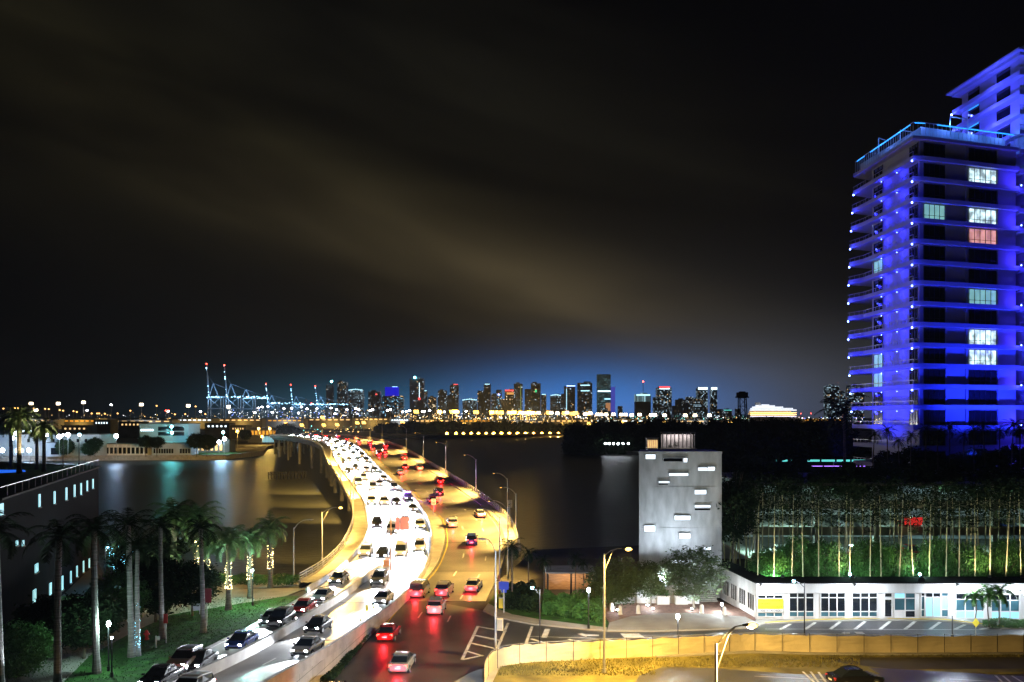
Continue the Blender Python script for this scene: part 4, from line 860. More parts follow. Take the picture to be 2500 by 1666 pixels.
for k in range(5):
    f_ = .08+.185*k; g_ = MB(); c0 = Vector((wing[0], wing[1], 0))+un*L_*(f_+.07)+nrm*.03
    g_.box((c0.x, c0.y, 1.75), (L_*.135, .05, 1.75), rzw); w_ = g_.build('wing_window', m_glassd, wb); fr = MB()
    for j in range(4): p_ = c0+un*L_*.135*(j/3-.5)+nrm*.03; fr.box((p_.x, p_.y, 1.75), (.08, .08, 1.85), rzw)
    fr.build('frame', m_plaster, w_)
for n_, (x_, pw) in enumerate(((1856, 700), (2505, 700))):
    r = thing('wall_lamp', ['white lamp hidden low at the corner of the white building wing', 'bright lamp at the right end of the white building front'][n_], 'lamp', (XA(x_, 97.5)-(3.1 if n_ == 0 else 0), 97.5+(5 if n_ == 0 else 0), 1.0 if n_ == 0 else 3.4))
    MB().tube([(0, 0, -.9 if n_ == 0 else 0), (0, 0, 0)] if n_ == 0 else [(0, 1.3, 0), (0, 0, 0)], .05, 6).build('bracket', m_dkmet, r); MB().ball((0, 0, 0), .16 if n_ == 0 else .32).build('lens', e_white, r, smooth=True); light(r, 'POINT', (-.2, -.4, .1), pw, COOL, .2)
for k in range(3):
    r = thing('soffit_lamp', 'small dark spotlight on the white building roof edge, %s from the left' % nth(k+1), 'lamp', (XA([1857, 2087, 2338][k], Yw-.5), Yw-.35, ztp-.05), group='roof edge spotlights')
    MB().box((0, -.3, 0), (.22, .5, .12)).build('housing', m_dkmet, r); light(r, 'SPOT', (0, -3.4, 1.2), 3300, (.82, .90, 1), .3, 140, .9, (0, .4, -2.8))
def text(body, size, loc, rot, m, parent, name='lettering', width=None, ext=.004, align='CENTER'):
    cu = bpy.data.curves.new(name, 'FONT'); cu.body = body; cu.size = size; cu.extrude = ext; cu.align_x = align; cu.align_y = 'CENTER'
    o_ = bpy.data.objects.new(name, cu); me = bpy.data.meshes.new_from_object(o_); bpy.data.objects.remove(o_)
    me.materials.clear(); me.materials.append(m); o_ = bpy.data.objects.new(name, me); COL.objects.link(o_); o_.location = loc; o_.rotation_euler = rot
    if width: xs = [v.co.x for v in me.vertices]; o_.scale = (width/(max(xs)-min(xs)), 1, 1)
    if parent: o_.parent = parent
    return o_
bn = thing('banner', 'yellow advertising banner in the first window of the white building', 'banner', (XA(1880, Yw), Yw-.2, ZA(1476, Yw)))
wB = XA(z8(372), Yw)-XA(z8(165), Yw)
MB().box((0, 0, .1), (wB, .03, 1.15)).build('cloth', mat('banner_yellow', (.62, .66, .03), .6, .05, 2), bn); MB().box((0, 0, -.66), (wB, .03, .36)).build('lower_strip', m_white, bn)
RX = (R(90), 0, 0)
text('WATERFRONT RESTAURANT', .30, (0, -.025, .50), RX, m_black, bn, width=wB*.95); text('FOR LEASE', .28, (-wB*.24, -.025, .14), RX, m_black, bn, width=wB*.46)
text('4,000 - 7,000 RENTABLE SF', .22, (0, -.025, -.24), RX, m_black, bn, width=wB*.93); text('305.674.0600', .32, (0, -.025, -.66), RX, m_black, bn, width=wB*.85)
for k in range(5):  # floodlights added so that the bamboo canes stand out
    x_ = XA([1908, 2078, 2246, 2412, 2490][k], 102); r = thing('added_roof_flood', 'small warm floodlight added on the roof, aimed up the bamboo, %s from the left' % nth(k+1), 'floodlight', (x_, 101.6, ztp+.12), group='added roof floodlights'); MB().box((0, 0, .15), (.35, .25, .25), 0, 0, R(-40)).build('housing', m_dkmet, r); light(r, 'SPOT', (0, .3, .35), 1500, (1, .84, .5), .15, 120, .9, (0, 6, 6.5))
for n_, (x_, y_, z_, pw) in enumerate(((1893, 103.4, 3.4, 700), (2075, 103.6, 4.2, 220), (2246, 103.6, 4.2, 220))):  # right-hand lamps added to light the planting
    r = thing('garden_lamp', 'pale green garden lamp between the ficus trees, %s from the left, right two added' % nth(n_+1), 'lamp', (XA(x_, y_), y_, 0), group='garden lamps'); MB().tube([(0, 0, 0), (0, 0, z_)], .05, 6).build('pole', m_dkmet, r); MB().ball((0, 0, z_+.15), .17).build('globe', e_cyan, r, smooth=True); light(r, 'POINT', (0, -.3, z_+.6), pw, (.5, 1, .75), .15)
# ------------------------------------------------------------------ parking garage behind the bamboo
pg = thing('parking_garage', 'dark parking garage behind the bamboo screen, floors lit pale green inside', 'parking garage')
GX0, GX1, GY0, GY1 = XA(1835, 119), 100.0, 119.0, 142.0
for k, z_ in enumerate((3.6, 7.2, 10.8, 14.0)):
    MB().box(((GX0+GX1)/2, (GY0+GY1)/2, z_-.15), (GX1-GX0, GY1-GY0, .3)).build('floor_slab', m_conc if k < 3 else m_dirt, pg)
    if k < 3: MB().box(((GX0+GX1)/2, GY0-.1, z_+.35), (GX1-GX0, .2, 1.1)).build('parapet', mat('beige_parapet', (.36, .32, .24), .8, .2, .4), pg)
for k in range(9):
    MB().box((GX0+1+k*(GX1-GX0-2)/8, GY0+.9, 6.9), (.6, .6, 13.8)).build('column', m_conc, pg)
MB().box(((GX0+GX1)/2, GY1, 7), (GX1-GX0, .3, 14)).build('back_wall', m_tower, pg)
for k, (x_, z_, pw) in enumerate(((46, 13.2, 3000), (60, 13.2, 3000), (71, 13.2, 4000), (84, 13.2, 2000), (40, 9.9, 2200), (66, 6.4, 1800), (48, 6.4, 2200), (78, 9.9, 1800), (57, 9.9, 1800), (35, 6.4, 1800))):
    q = MB().box((0, 0, 0), (2.4, .2, .1)).build('tube_light', e_white if z_ > 10 else e_wteal, pg); q.location = (x_, 126, z_+.15); light(pg, 'POINT', (x_, 124, z_-.7), pw, (.55, 1.0, .85), .6)
MB().box((76, GY0-.3, 12.2), (6.5, .1, 1.9)).build('lit_panel', em('pale_panel', (.62, .85, .9), .8), pg)
for n_, (x_, z_, cl_, kd) in enumerate(((XA(2228, 121), 7.2, 'red', 'suv'), (XA(2230, 122), 3.6, 'red', 'sedan'), (XA(1905, 122), 3.6, 'white', 'sedan'), (XA(2075, 122), 7.2, 'silver', 'suv'), (XA(2085, 122), 3.6, 'white', 'sedan'), (XA(2460, 122), 7.2, 'blue', 'sedan'))):
    car_at(kd, cl_, 'off', (x_, 122.5, z_+.01), R(180 if n_ % 2 else 0), 0, ['red SUV parked on the middle floor of the garage', 'red car parked low in the garage below the red SUV', 'white car parked low in the garage at the left end', 'silver SUV on the middle garage floor', 'white car parked low in the middle of the garage', 'dark blue car on the middle garage floor at the right'][n_])
sg = thing('exit_board', 'red lit panel hanging in the parking garage behind the bamboo', 'sign', (XA(2222, 119.5), 118.5, 8.9)); MB().box((0, 0, 0), (2.4, .12, 1.0)).build('panel', em('red_panel', (1, .03, .03), .6), sg)
# planting on the garage roof
rg = random.Random(44)
for n_ in range(13):
    tree((GX0+1+n_*4.7, 121+rg.uniform(0, 4), 14.0), rg.uniform(2.0, 3.0), rg.uniform(1.7, 2.6), 'black', 'dark bush along the garage roof, %s from the left' % nth(n_+1), 'bushes on the garage roof', n_, name='roof_bush', cat='bush')
# ------------------------------------------------------------------ blue lit apartment tower
bt_ = thing('apartment_tower', 'tall blue lit apartment tower with balcony slabs and dark windows', 'apartment tower')
A_ = Vector((70.2, 150, 0)); B_ = Vector((90.7, 156.7, 0)); C_ = Vector((69.5, 168, 0)); D_ = Vector((88, 176, 0))
m_tw = mat('tower_stucco', (.40, .42, .50), .7, .06, .2)
MB().prism([A_, B_, D_, C_], 0, 71).build('wall', m_tw, bt_)
ur = (B_-A_).normalized(); nr = Vector((ur.y, -ur.x, 0)); ul = (C_-A_).normalized(); nl = Vector((-ul.y, ul.x, 0)); rzr = math.atan2(ur.y, ur.x); rzl = math.atan2(ul.y, ul.x)
LB = Vector((XA(2083, 172.5), 172.5, 0)); FL = 3.56
m_slab = mat('balcony_slab', (.42, .45, .55), .7, .05, .3)
levels = [24.7+FL*k for k in range(-6, 14)]
led = []
for k, z_ in enumerate(levels):
    top = k == len(levels)-1
    Ao = A_+nr*.9-ur*.2+nl*1.6; Lo = LB-Vector((math.sin(max(0, min(1, (z_-18)/50))*PI)*1.1 if not top else 0, 0, 0)); p_ = [Ao, A_+nr*.9+ur*.6, B_+nr*.9-ur*.1, B_-nr*.5, D_, Vector((LB.x+6, 176, 0)), Lo+Vector((.6, 1.0, 0)), Lo, Lo-Vector((-.3, 1.6, 0)), C_+nl*1.6]
    MB().prism(p_, z_-.22, z_+(.50 if not top else .35)).build('balcony_slab', m_slab, bt_)
    if top: rl_ = p_; break
    q_ = MB()                                           # railing on the left balconies
    for a_, b__ in ((Ao, C_+nl*1.6), (C_+nl*1.6, Lo)):
        q_.wall(a_, b__, z_+1.15, z_+1.22, .06); L__ = (b__-a_).length
        for j in range(int(L__/1.4)+1): p__ = a_+(b__-a_)*(j*1.4/L__); q_.box((p__.x, p__.y, z_+.85), (.05, .05, .7))
    q_.build('railing', m_steel, bt_)
    if z_ < 22: continue
    for nm, pt, pw in (('corner', Ao+nl*.35+Vector((0, -.3, 0)), 160), ('end', Lo+Vector((-.25, -.9, 0)), 150), ('inner', C_+nl*1.0-ul*6, 330), ('middle', C_+nl*1.0-ul*12, 260)):  # inner and middle spots added to turn the left wall blue
        zz = z_-.55
        if True:
            MB().ball((pt.x, pt.y, zz), .16 if nm in ('corner', 'end') else .07, nu=6, nv=4).build('blue_spotlight', e_blue, bt_)
            light(bt_, 'POINT', (pt.x-.1, pt.y-.45, zz-.35), pw*.9, (.012, .012, 1.0), .2)
    led.append(z_)
def tw_window(o_, u_, n__, rz_, s0, s1, z0, z1, panes, m_, frm=m_dkmet):
    c_ = o_+u_*((s0+s1)/2)+n__*.04; g_ = MB().box((c_.x, c_.y, (z0+z1)/2), (s1-s0, .06, z1-z0), rz_).build('window', m_, bt_); f_ = MB()
    for j in range(panes+1): p__ = o_+u_*(s0+(s1-s0)*j/panes)+n__*.10; f_.box((p__.x, p__.y, (z0+z1)/2), (.09, .09, z1-z0), rz_)
    p__ = c_+n__*.06; f_.box((p__.x, p__.y, z0+.65), (s1-s0, .08, .07), rz_); f_.build('frame', frm, g_)
lit_B = {67.42: 0, 63.9: 2, 56.7: 1}
LR = (B_-A_).length
rg = random.Random(2); ei = em('lit_room', (.62, .86, .92), 1.3, (.2, .3, .3)); eiw = em('warm_room', (.85, .38, .36), .7); eid = em('dim_room', (.35, .8, .8), .45)
for m_ in (ei, eiw, eid):
    t = m_.node_tree; b = t.nodes['Principled BSDF']; nn_ = t.nodes.new('ShaderNodeTexNoise'); nn_.inputs['Scale'].default_value = 0.75; nn_.inputs['Detail'].default_value = 2; tcn = t.nodes.new('ShaderNodeTexCoord'); t.links.new(tcn.outputs['Object'], nn_.inputs['Vector'])
    mr = t.nodes.new('ShaderNodeMapRange'); mr.inputs[1].default_value = .38; mr.inputs[2].default_value = .62; mr.inputs[3].default_value = .45; mr.inputs[4].default_value = b.inputs['Emission Strength'].default_value*1.4; t.links.new(nn_.outputs['Fac'], mr.inputs[0]); t.links.new(mr.outputs[0], b.inputs['Emission Strength'])
nlv = len(levels)-1
Bmat = {nlv-2: ei, nlv-4: ei, nlv-5: eiw, nlv-8: eid, nlv-10: ei, nlv-11: ei, nlv-12: m_glassd, 1: eid, 2: eid}
for k in range(nlv):
    z0, z1 = levels[k]+.60, levels[k]+FL-.45
    tw_window(A_, ur, nr, rzr, .9, 5.4, z0, z1, 4, eid if k == nlv-4 else m_glassd)
    tw_window(A_, ur, nr, rzr, LR*.50, LR*.785, z0, z1, 5, Bmat.get(k, m_glassd))
    if k > 4:
        tw_window(A_, ul, nl, rzl, 0.4, 3.2, z0, z1, 3, m_glassd)
        tw_window(A_, ul, nl, rzl, 13.5, 17.0, z0, z1, 2, eid if k in (nlv-11, nlv-12, nlv-6) else m_glassd)
for j in (5.6, LR*.47, LR*.80): c_ = A_+ur*j+nr*.12; MB().box((c_.x, c_.y, 40), (.25, .25, 62), rzr).build('pilaster', m_tw, bt_)
# roof terrace: cyan cove light, glass rail, frames
zr_ = 71.35+.0; q = MB(); rail = [LB+Vector((.3, -.3, 0)), C_+nl*1.5, Ao, A_+nr*.85+ur*.5, B_+nr*.8]
for a_, b__ in zip(rail, rail[1:]):
    q.wall(a_, b__, zr_+2.2, zr_+2.28, .08); L__ = (b__-a_).length
    for j in range(int(L__/.9)+1): p__ = a_+(b__-a_)*(j*.9/L__); q.box((p__.x, p__.y, zr_+1.1), (.05, .05, 2.2))
q.build('roof_railing', m_plaster, bt_); q = MB(); ins = [r_+Vector((.6, 1.2, 0)) for r_ in rail]
for a_, b__ in list(zip(ins, ins[1:])): q.wall(a_+(b__-a_)*.12, b__-(b__-a_)*.06, zr_+2.5, zr_+2.68, .15)
q.build('cove_light', em('cyan_cove', (.02, .35, 1.0), 3), bt_)
MB().prism([p_+Vector((1.2, 2.0, 0)) for p_ in (LB+Vector((1, 0, 0)), A_, B_-Vector((2, 0, 0)))]+[D_, Vector((LB.x+6, 175, 0))], zr_-.1, zr_+2.45).build('penthouse_wall', m_tw, bt_)
for k, (x_, y_) in enumerate(((2145, 165), (2198, 157), (2320, 153))):
    X_ = XA(x_, y_); tp = ZA([337, 318, 285][k], y_); w_ = [1.4, 3.0, 3.2][k]
    MB().tube([(X_, y_, zr_+1.5), (X_, y_, tp)], .09, 6).tube([(X_, y_, tp), (X_+w_, y_+.2, tp-.4)], .09, 6).tube([(X_+w_, y_+.2, tp-.4), (X_+w_, y_+.2, zr_+1.5 if k else tp-.5)], .09, 6).build('roof_frame', m_plaster, bt_)
for n_, s_ in enumerate((.05, .32, .6, .9)):
    p__ = A_+(B_-A_)*s_+Vector((.2, -.3, 0)); light(bt_, 'POINT', (p__.x, p__.y+1.2, zr_+3.4), 500, (.1, .25, 1.0), .3, name='terrace_light')
for s_ in (.3, .7): p__ = A_+(C_-A_)*s_+nl*1; light(bt_, 'POINT', (p__.x, p__.y, zr_+2.6), 260, (.1, .25, 1.0), .3, name='terrace_light')
# blue washes fixed to the facade, then floodlights added below to tint it
for z_ in levels[3:-1:2]:
    p__ = B_+nr*1.6-ur*.5; MB().ball((p__.x, p__.y, z_+.5), .12, nu=6, nv=4).build('blue_spotlight', e_blue, bt_); light(bt_, 'POINT', (p__.x, p__.y-.5, z_+1.4), 560, (.05, .03, 1.0), .3)
def ffl(p_, k_): tag(MB().box((0, 0, .3), (.6, .5, .4), 0, 0, R(35)).box((0, 0, .06), (.3, .3, .12)).build('added_facade_flood', m_dkmet), 'blue floodlight added on the terrace, aimed up the tower, %s from the right' % nth(k_), 'floodlight', 'added blue facade floodlights').location = (p_.x, p_.y, 14.35)
for n_, s_ in enumerate((.12, .42, .85)):
    p__ = A_+(B_-A_)*s_+nr*9; ffl(p__, 3-n_); light(bt_, 'SPOT', (p__.x, p__.y, 15.1), 52000, (.014, .03, 1.0), .4, 105, .9, tuple(A_+(B_-A_)*s_+Vector((0, 0, 62))), 'facade_wash')
p__ = (A_+C_)/2+nl*11; ffl(p__, 4); light(bt_, 'SPOT', (p__.x, p__.y, 15.1), 44000, (.014, .018, 1.0), .4, 110, .9, tuple((A_+C_)/2+Vector((0, 0, 44))), 'facade_wash')
q = MB(); q.box((80, 146, 14.2), (34, 14, .3)); q.box((80, 146, 7), (33, 13, 14.0)); tag(q.build('podium', m_tw), 'podium terrace at the foot of the blue tower behind the palms', 'podium')
# taller rear block
tb_ = thing('upper_tower', 'taller rear tower block rising behind the blue terrace at the right edge', 'apartment tower'); m2 = m_tw
P0, P1 = Vector((91.6, 157.0, 0)), Vector((90.3, 177, 0)); P2 = Vector((125, 190, 0)); P3 = Vector((126, 163, 0))
MB().prism([P0+Vector((1.2, .6, 0)), P1+Vector((1.2, 0, 0)), P2, P3], 0, 90.5).build('wall', m2, tb_)
uu = (P1-P0).normalized(); nn2 = Vector((-uu.y, uu.x, 0)); rz2 = math.atan2(uu.y, uu.x)
for k in range(-6, 19):
    z_ = 24.7+FL*k
    if z_ > 91: break
    last = z_+FL > 91
    pp = [P0, P1+Vector((-.4, .8, 0)), P2, P3+Vector((0, -1, 0))]; MB().prism(pp, z_-.3, z_+(.5 if not last else .25)).build('balcony_slab', m_slab, tb_)
    if last: MB().prism([P0+Vector((-.9, -1.2, 0)), P1+Vector((-1.4, 1.4, 0)), P2, P3+Vector((0, -2, 0))], z_+.25, z_+.55).build('roof', m_slab, tb_); break
    if z_ > 69:
        for s0, s1, m_ in ((13.5, 17.2, m_glassd), (4, 8, m_glassd)):
            c_ = P0+Vector((1.2, .6, 0))+uu*((s0+s1)/2)+nn2*.06; g_ = MB().box((c_.x, c_.y, z_+1.8), (s1-s0, .1, 2.3), rz2).build('window', m_, tb_)
            f_ = MB().box((c_.x-.03, c_.y, z_+2.9), (s1-s0-.3, .1, .12), rz2).build('cove', em('cyan_cove2', (.03, .4, 1), 2.0) if s0 > 10 and k in (15, 16, 14) else m_dkmet, g_)
        p_ = P1+Vector((-.7, .4, 0)); MB().ball((p_.x, p_.y, z_-.5), .2, nu=6, nv=4).build('blue_spotlight', e_blue, tb_); light(tb_, 'POINT', (p_.x-.2, p_.y-.6, z_-.8), 240, (.06, .08, 1.0), .2)
        p_ = P0+uu*7-Vector((1.6, 0, 0)); light(tb_, 'POINT', (p_.x, p_.y, z_+.9), 330, (.08, .09, 1.0), .2, name='balcony_lamp')
    c_ = P0+Vector((2.9, .2, 0)); m_ = {13: m_glassd, 11: ei, 9: ei, 8: ei, 3: ei, 2: ei}.get(k, m_glassd)
    g_ = MB().box((c_.x, c_.y, z_+1.8), (3.0, .1, 2.4), R(10)).build('window', m_, tb_); MB().box((c_.x, c_.y-.12, z_+1.8), (.1, .1, 2.4), R(10)).build('frame', m_plaster, g_)
    q_ = MB().wall(P0+Vector((-.2, -.2, 0)), P3+Vector((0, -1.2, 0)), z_+1.2, z_+1.27, .06)
    for j in range(5): q_.box((P0.x+j*1.1, P0.y-.15+j*.15, z_+.85), (.06, .06, .7))
    q_.build('railing', m_steel, tb_)
light(tb_, 'SPOT', (84, 158, 74.5), 16000, (.05, .05, 1.0), .4, 120, .9, (91.5, 168, 84), 'facade_wash')
# ------------------------------------------------------------------ dark left building with roof terrace
lb = thing('marina_building', 'dark low building at the left edge with slit windows and a roof terrace', 'building')
q0, q1 = Vector((-49.5, 84, 0)), Vector((-66.5, 140, 0)); q2, q3 = Vector((-130, 175, 0)), Vector((-130, 84, 0)); RZ = 15.0
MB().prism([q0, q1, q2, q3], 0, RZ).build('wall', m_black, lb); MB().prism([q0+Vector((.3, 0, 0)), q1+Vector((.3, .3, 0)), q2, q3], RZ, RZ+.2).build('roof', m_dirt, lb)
ub = (q1-q0).normalized(); nb = Vector((ub.y, -ub.x, 0)); rzb = math.atan2(ub.y, ub.x)
def lwin(px_, py0, py1, m_, w_=.9):
    # point on the facade plane seen in column px_
    k_ = (px_-CX)/F; t_ = (k_*q0.y-q0.x)/(ub.x-k_*ub.y); c_ = q0+ub*t_; z0, z1 = ZA(py1, c_.y), ZA(py0, c_.y)
    g_ = MB().box((c_.x+nb.x*.05, c_.y+nb.y*.05, (z0+z1)/2), (w_, .12, z1-z0), rzb).build('window', m_, lb)
    MB().box((c_.x+nb.x*.1, c_.y+nb.y*.1, z0-.08), (w_+.2, .25, .12), rzb).build('sill', m_conc, g_)
e_slit = em('slit_window', (.35, .72, .80), .9); e_or = em('orange_window', (1, .42, .04), 1.0)
for x_, a, b_, m_, w_ in ((2, 1230, 1258, e_slit, 1.2), (95, 1207, 1238, e_slit, .7), (132, 1200, 1230, e_slit, .7), (161, 1191, 1221, e_slit, .8), (181, 1184, 1213, e_slit, .8), (197, 1180, 1208, e_slit, .8), (212, 1174, 1199, e_slit, .8), (226, 1170, 1193, e_slit, .8),
                      (40, 1320, 1332, e_slit, .7), (55, 1320, 1333, e_slit, .7), (88, 1377, 1397, e_slit, 1.4), (83, 1440, 1472, e_slit, 1.3), (122, 1424, 1452, e_slit, 1.0), (151, 1407, 1440, e_slit, .9), (172, 1395, 1423, e_slit, .6), (187, 1382, 1408, e_slit, .6), (203, 1370, 1397, e_slit, .6), (217, 1364, 1386, e_slit, .6),
                      (40, 1530, 1590, e_or, .8), (77, 1543, 1580, e_or, 1.4), (115, 1524, 1555, e_or, 1.0)): lwin(x_, a, b_, m_, w_)
q = MB()
for a_, b__ in ((q0, q1), (q1, q2)):
    q.wall(a_, b__, RZ+1.2, RZ+1.27, .06); L__ = (b__-a_).length
    for j in range(int(L__/3)+1): p__ = a_+(b__-a_)*(j*3/L__); q.box((p__.x, p__.y, RZ+.7), (.06, .06, 1.1))
q.build('roof_railing', m_steel, lb)
pr = G(0, 1153, RZ+.2); struct(MB().prism([(pr.x-14, pr.y-2.6), (pr.x+1.5, pr.y-2.2), (pr.x+3.2, pr.y+.8), (pr.x+1.5, pr.y+3.4), (pr.x-14, pr.y+4)], RZ+.2, RZ+.32).build('pool_water', e_pool))
for n_, (x_, y_, hh, s_) in enumerate(((27, 1150, 7.0, 1.1), (47, 1160, 7.2, 1.1), (90, 1150, 6.0, 1.0), (107, 1155, 6.8, 1.0))):
    Y_ = F*(H-RZ)/(y_-HZ); palm('date', (XA(x_, Y_), Y_, RZ+.1), 'roof terrace palm beside the pool, %s from the left edge' % nth(n_+1), 'palms on the left roof terrace', s_*[.96, 1.04, .86, .94][n_], n_*1.1, up=[0, 420, 60, 420][n_], upcol=(1, .85, .45))
for n_, (x_, y_, lx) in enumerate(((154, 1145, 'pole lamp'), (193, 1140, 'teal twin headed pole lamp'))):
    Y_ = F*(H-RZ)/(y_-HZ); r = path_lamp((XA(x_, Y_), Y_, RZ+.1), ZA(1064, Y_)-RZ-.1, ['slim terrace pole lamp right of the roof palms', 'teal terrace pole lamp at the right end of the roof terrace'][n_], 0, 90, (.3, 1, .8), .14)

# ------------------------------------------------------------------ signs and street furniture
def sign(px_, pyb, z0, pyt, w_, h_, mback, lab, lines=(), mface=None, tilt=0, diamond=False, Yy=None, cat='sign', name='road_sign', post=True, rz=0, txt=m_black):
    Y_ = Yy or F*(H-z0)/(pyb-HZ); X_ = XA(px_, Y_); zt__ = ZA(pyt, Y_)-z0; r = thing(name, lab, cat, (X_, Y_, z0), rz)
    if post: MB().box((0, 0, zt__/2-.02), (.08, .06, zt__)).build('post', m_steel, r)
    q_ = MB()
    if diamond: q_.loft([[(0, y_, zt__-h_), (w_/2, y_, zt__-h_/2), (0, y_, zt__), (-w_/2, y_, zt__-h_/2)] for y_ in (-.08, -.05)])
    else: q_.box((0, -.065, zt__-h_/2), (w_, .03, h_))
    q_.build('panel', mface or mback, r)
    for body, sz, dz, wd in lines: text(body, sz, (0, -.085, zt__-dz), RX, txt, r, width=wd)
    return r
for (x_, yb_, yt_, lab) in ((1062, 1270, 1240, 'white speed limit 40 sign on the median beside the red lanes'), (1238, 1262, 1247, 'white speed limit 40 sign on the right bridge railing lamp pole')):
    best = min(range(idx(140), idx(260)), key=lambda i: abs(CX+F*(EDGE['Rleft'][i].x-.6)/EDGE['Rleft'][i].y-x_)) if x_ < 1100 else idx(166)
    p = (EDGE['Rleft'][best]-Vector((.7, 0, 0))) if x_ < 1100 else EDGE['Rrail'][best]; z0 = p.z+.15
    r = thing('speed_limit_sign', lab, 'sign', (p.x, p.y, z0)); hh = 3.3 if x_ < 1100 else 4.4
    MB().box((0, 0, hh/2), (.08, .06, hh)).build('post', m_steel, r); MB().box((0, -.07, hh-.65), (.95, .03, 1.25)).build('panel', m_plaster, r)
    text('SPEED', .2, (0, -.09, hh-.22), RX, m_black, r); text('LIMIT', .2, (0, -.09, hh-.46), RX, m_black, r); text('40', .62, (0, -.09, hh-.90), RX, m_black, r)
    light(r, 'SPOT', (0, -3, hh+1.5), 60, (1, .85, .8), .2, 60, .5, (0, 0, hh-.6)) if False else None
sign(1230, 1497, .1, 1420, 1.15, .95, m_blue, 'blue two-tier road sign beside the road corner and dark palms', (), txt=m_white)
for dz_, ws_ in ((.2, (.10, .14, .12, .16)), (.55, (.08,)), (.75, (.12, .2, .1, .14, .1))):
    x_ = -sum(ws_)/2-.03*(len(ws_)-1)
    for w_ in ws_: MB().box((x_+w_/2, -.087, ZA(1420, F*(H-.1)/(1497-HZ))-.1-dz_), (w_, .01, .09)).build('mark', m_white, r); x_ += w_+.06
r = sign(1230, 1497, .1, 1437, .6, .5, m_blue, 'lower small blue arrow sign on the same corner post', (('↑', .4, .25, .2),), txt=m_white, post=True)
r.location.x += .02; r.location.y += .12
sign(2382, 1553, 0, 1509, .78, 1.0, m_yel, 'yellow diamond sign standing on the bay road near the entrance doors', diamond=True)
sign(505, 1528, .05, 1437, 1.05, 1.55, mat('dark_red', (.16, .012, .02), .6, .1, 2), 'tall dark red sign back on a pole above the grass slope', post=True)
sign(405, 1570, .05, 1499, .42, .95, m_red, 'small red sign on a slim post by the leaning royal palm')
sign(896, 1528, .3, 1477, .3, .7, m_yel, 'small yellow marker sign beside the retaining wall parapet')
for n_, (x_, yb_) in enumerate(((840, 1563), (859, 1548), (880, 1532), (914, 1500))):
    Y_ = F*H/(yb_-HZ); sign(x_, yb_, 0, yb_-22, .26, .5, m_yel, 'small yellow delineator on the grass strip, %s up from the bottom' % nth(n_+1), name='delineator', cat='delineator', diamond=True).__setitem__('group', 'yellow delineators on the grass strip')
# sign gantry with red panel backs above the headlight lanes
Yq = 127.0; gx = XA(954, Yq); r = thing('sign_gantry', 'cantilever pole holding two reddish sign backs over the white headlight lanes', 'sign gantry', (gx, Yq, zl(Yq)))
hp = ZA(1263, Yq)-zl(Yq); MB().tube([(0, 0, 0), (0, 0, hp)], [.15, .1], 10).build('pole', mat('rusty_pole', (.4, .22, .15), .6, .2, 2), r)
q = MB()
for z_ in (hp-.3, hp-1.6): q.tube([(0, 0, z_), (XA(1000, Yq)-gx, 0, z_)], .06, 6)
q.build('arm', m_steel, r)
m_pink = mat('sign_back', (.8, .30, .30), .5, .06, 1)
for a, b_ in ((965, 976), (977, 999)): MB().box(((XA(a, Yq)+XA(b_, Yq))/2-gx, -.1, hp-.95), (XA(b_, Yq)-XA(a, Yq)-.05, .05, 1.9)).build('sign_panel', m_pink, r)
for s_ in (-.5, .45): MB().box((s_, -.1, hp-2.0), (.3, .2, .28)).build('camera_box', m_dkmet, r)
r = thing('crash_cushion', 'striped crash cushion at the head of the lane barrier under the sign gantry', 'crash cushion', (BARX(129)+.2, 129.6, zl(129)))
for k in range(4): MB().box((0, k*.75, .5), (.9-.08*k, .6, .95)).build('cushion_segment', m_black if k % 2 else mat('cushion_orange', (.5, .25, .12), .6, .2, 2), r)
p = G(358, 1562, .05); r = thing('fire_hydrant', 'red fire hydrant standing on the grass by the park path', 'hydrant', p)
MB().tube([(0, 0, 0), (0, 0, .08), (0, 0, .1), (0, 0, .75), (0, 0, .8), (0, 0, .95), (0, 0, 1.02)], [.24, .24, .16, .16, .2, .12, .03], 12).build('barrel', m_red, r)
MB().tube([(-.3, 0, .6), (.3, 0, .6)], .08, 8).tube([(0, -.28, .55), (0, 0, .55)], .1, 8).build('outlet', m_red, r)
p = G(381, 1582, .05); tag(MB().box((0, 0, .6), (.12, .12, 1.2)).box((.2, 0, .95), (.32, .05, .4)).build('marker_post', m_plaster), 'short white marker post with a plate on the grass slope', 'marker post').location = p
p = G(477, 1500, .05); tag(MB().box((0, 0, .95), (1.1, .08, 1.0)).box((-.5, 0, .5), (.06, .06, 1)).box((.5, 0, .5), (.06, .06, 1)).build('notice_board', m_tower), 'pale rectangular notice board on the park plaza', 'notice board').location = p
p = G(1223, 1485, .1); r = thing('controller_box', 'small yellow box on the kerb at the road corner', 'utility box', p); MB().box((0, 0, .6), (.5, .4, 1.2)).build('cabinet', m_yel, r); MB().box((0, 0, 1.23), (.58, .48, .06)).build('lid', m_steel, r)
r = thing('pole_cabinet', 'beige control cabinet strapped to the grey lamp pole at the crosswalk', 'control cabinet', G(1210, 1606, .12)+Vector((.42, -.05, 3.2))); MB().box((0, 0, 0), (.6, .4, 1.1)).build('cabinet', m_tan, r); MB().box((0, -.21, 0), (.48, .03, .95)).build('door', m_conc, r)
# timber jetty across the yellow lit water
jt = thing('timber_jetty', 'dark ruined timber jetty crossing the yellow lit water left of the bridge', 'jetty'); a, b_ = G(655, 1165, -.2), G(745, 1162, -.2); q = MB()
q.wall(a, b_, .6, .8, .3); q.wall(a, b_, 1.3, 1.45, .15)
for j in range(22): p__ = a+(b_-a)*j/21; q.box((p__.x, p__.y+(j % 2)*1.2, 0), (.28, .28, 3.4+.4*math.sin(j*2.3)))
q.build('timber_piles', m_black, jt)
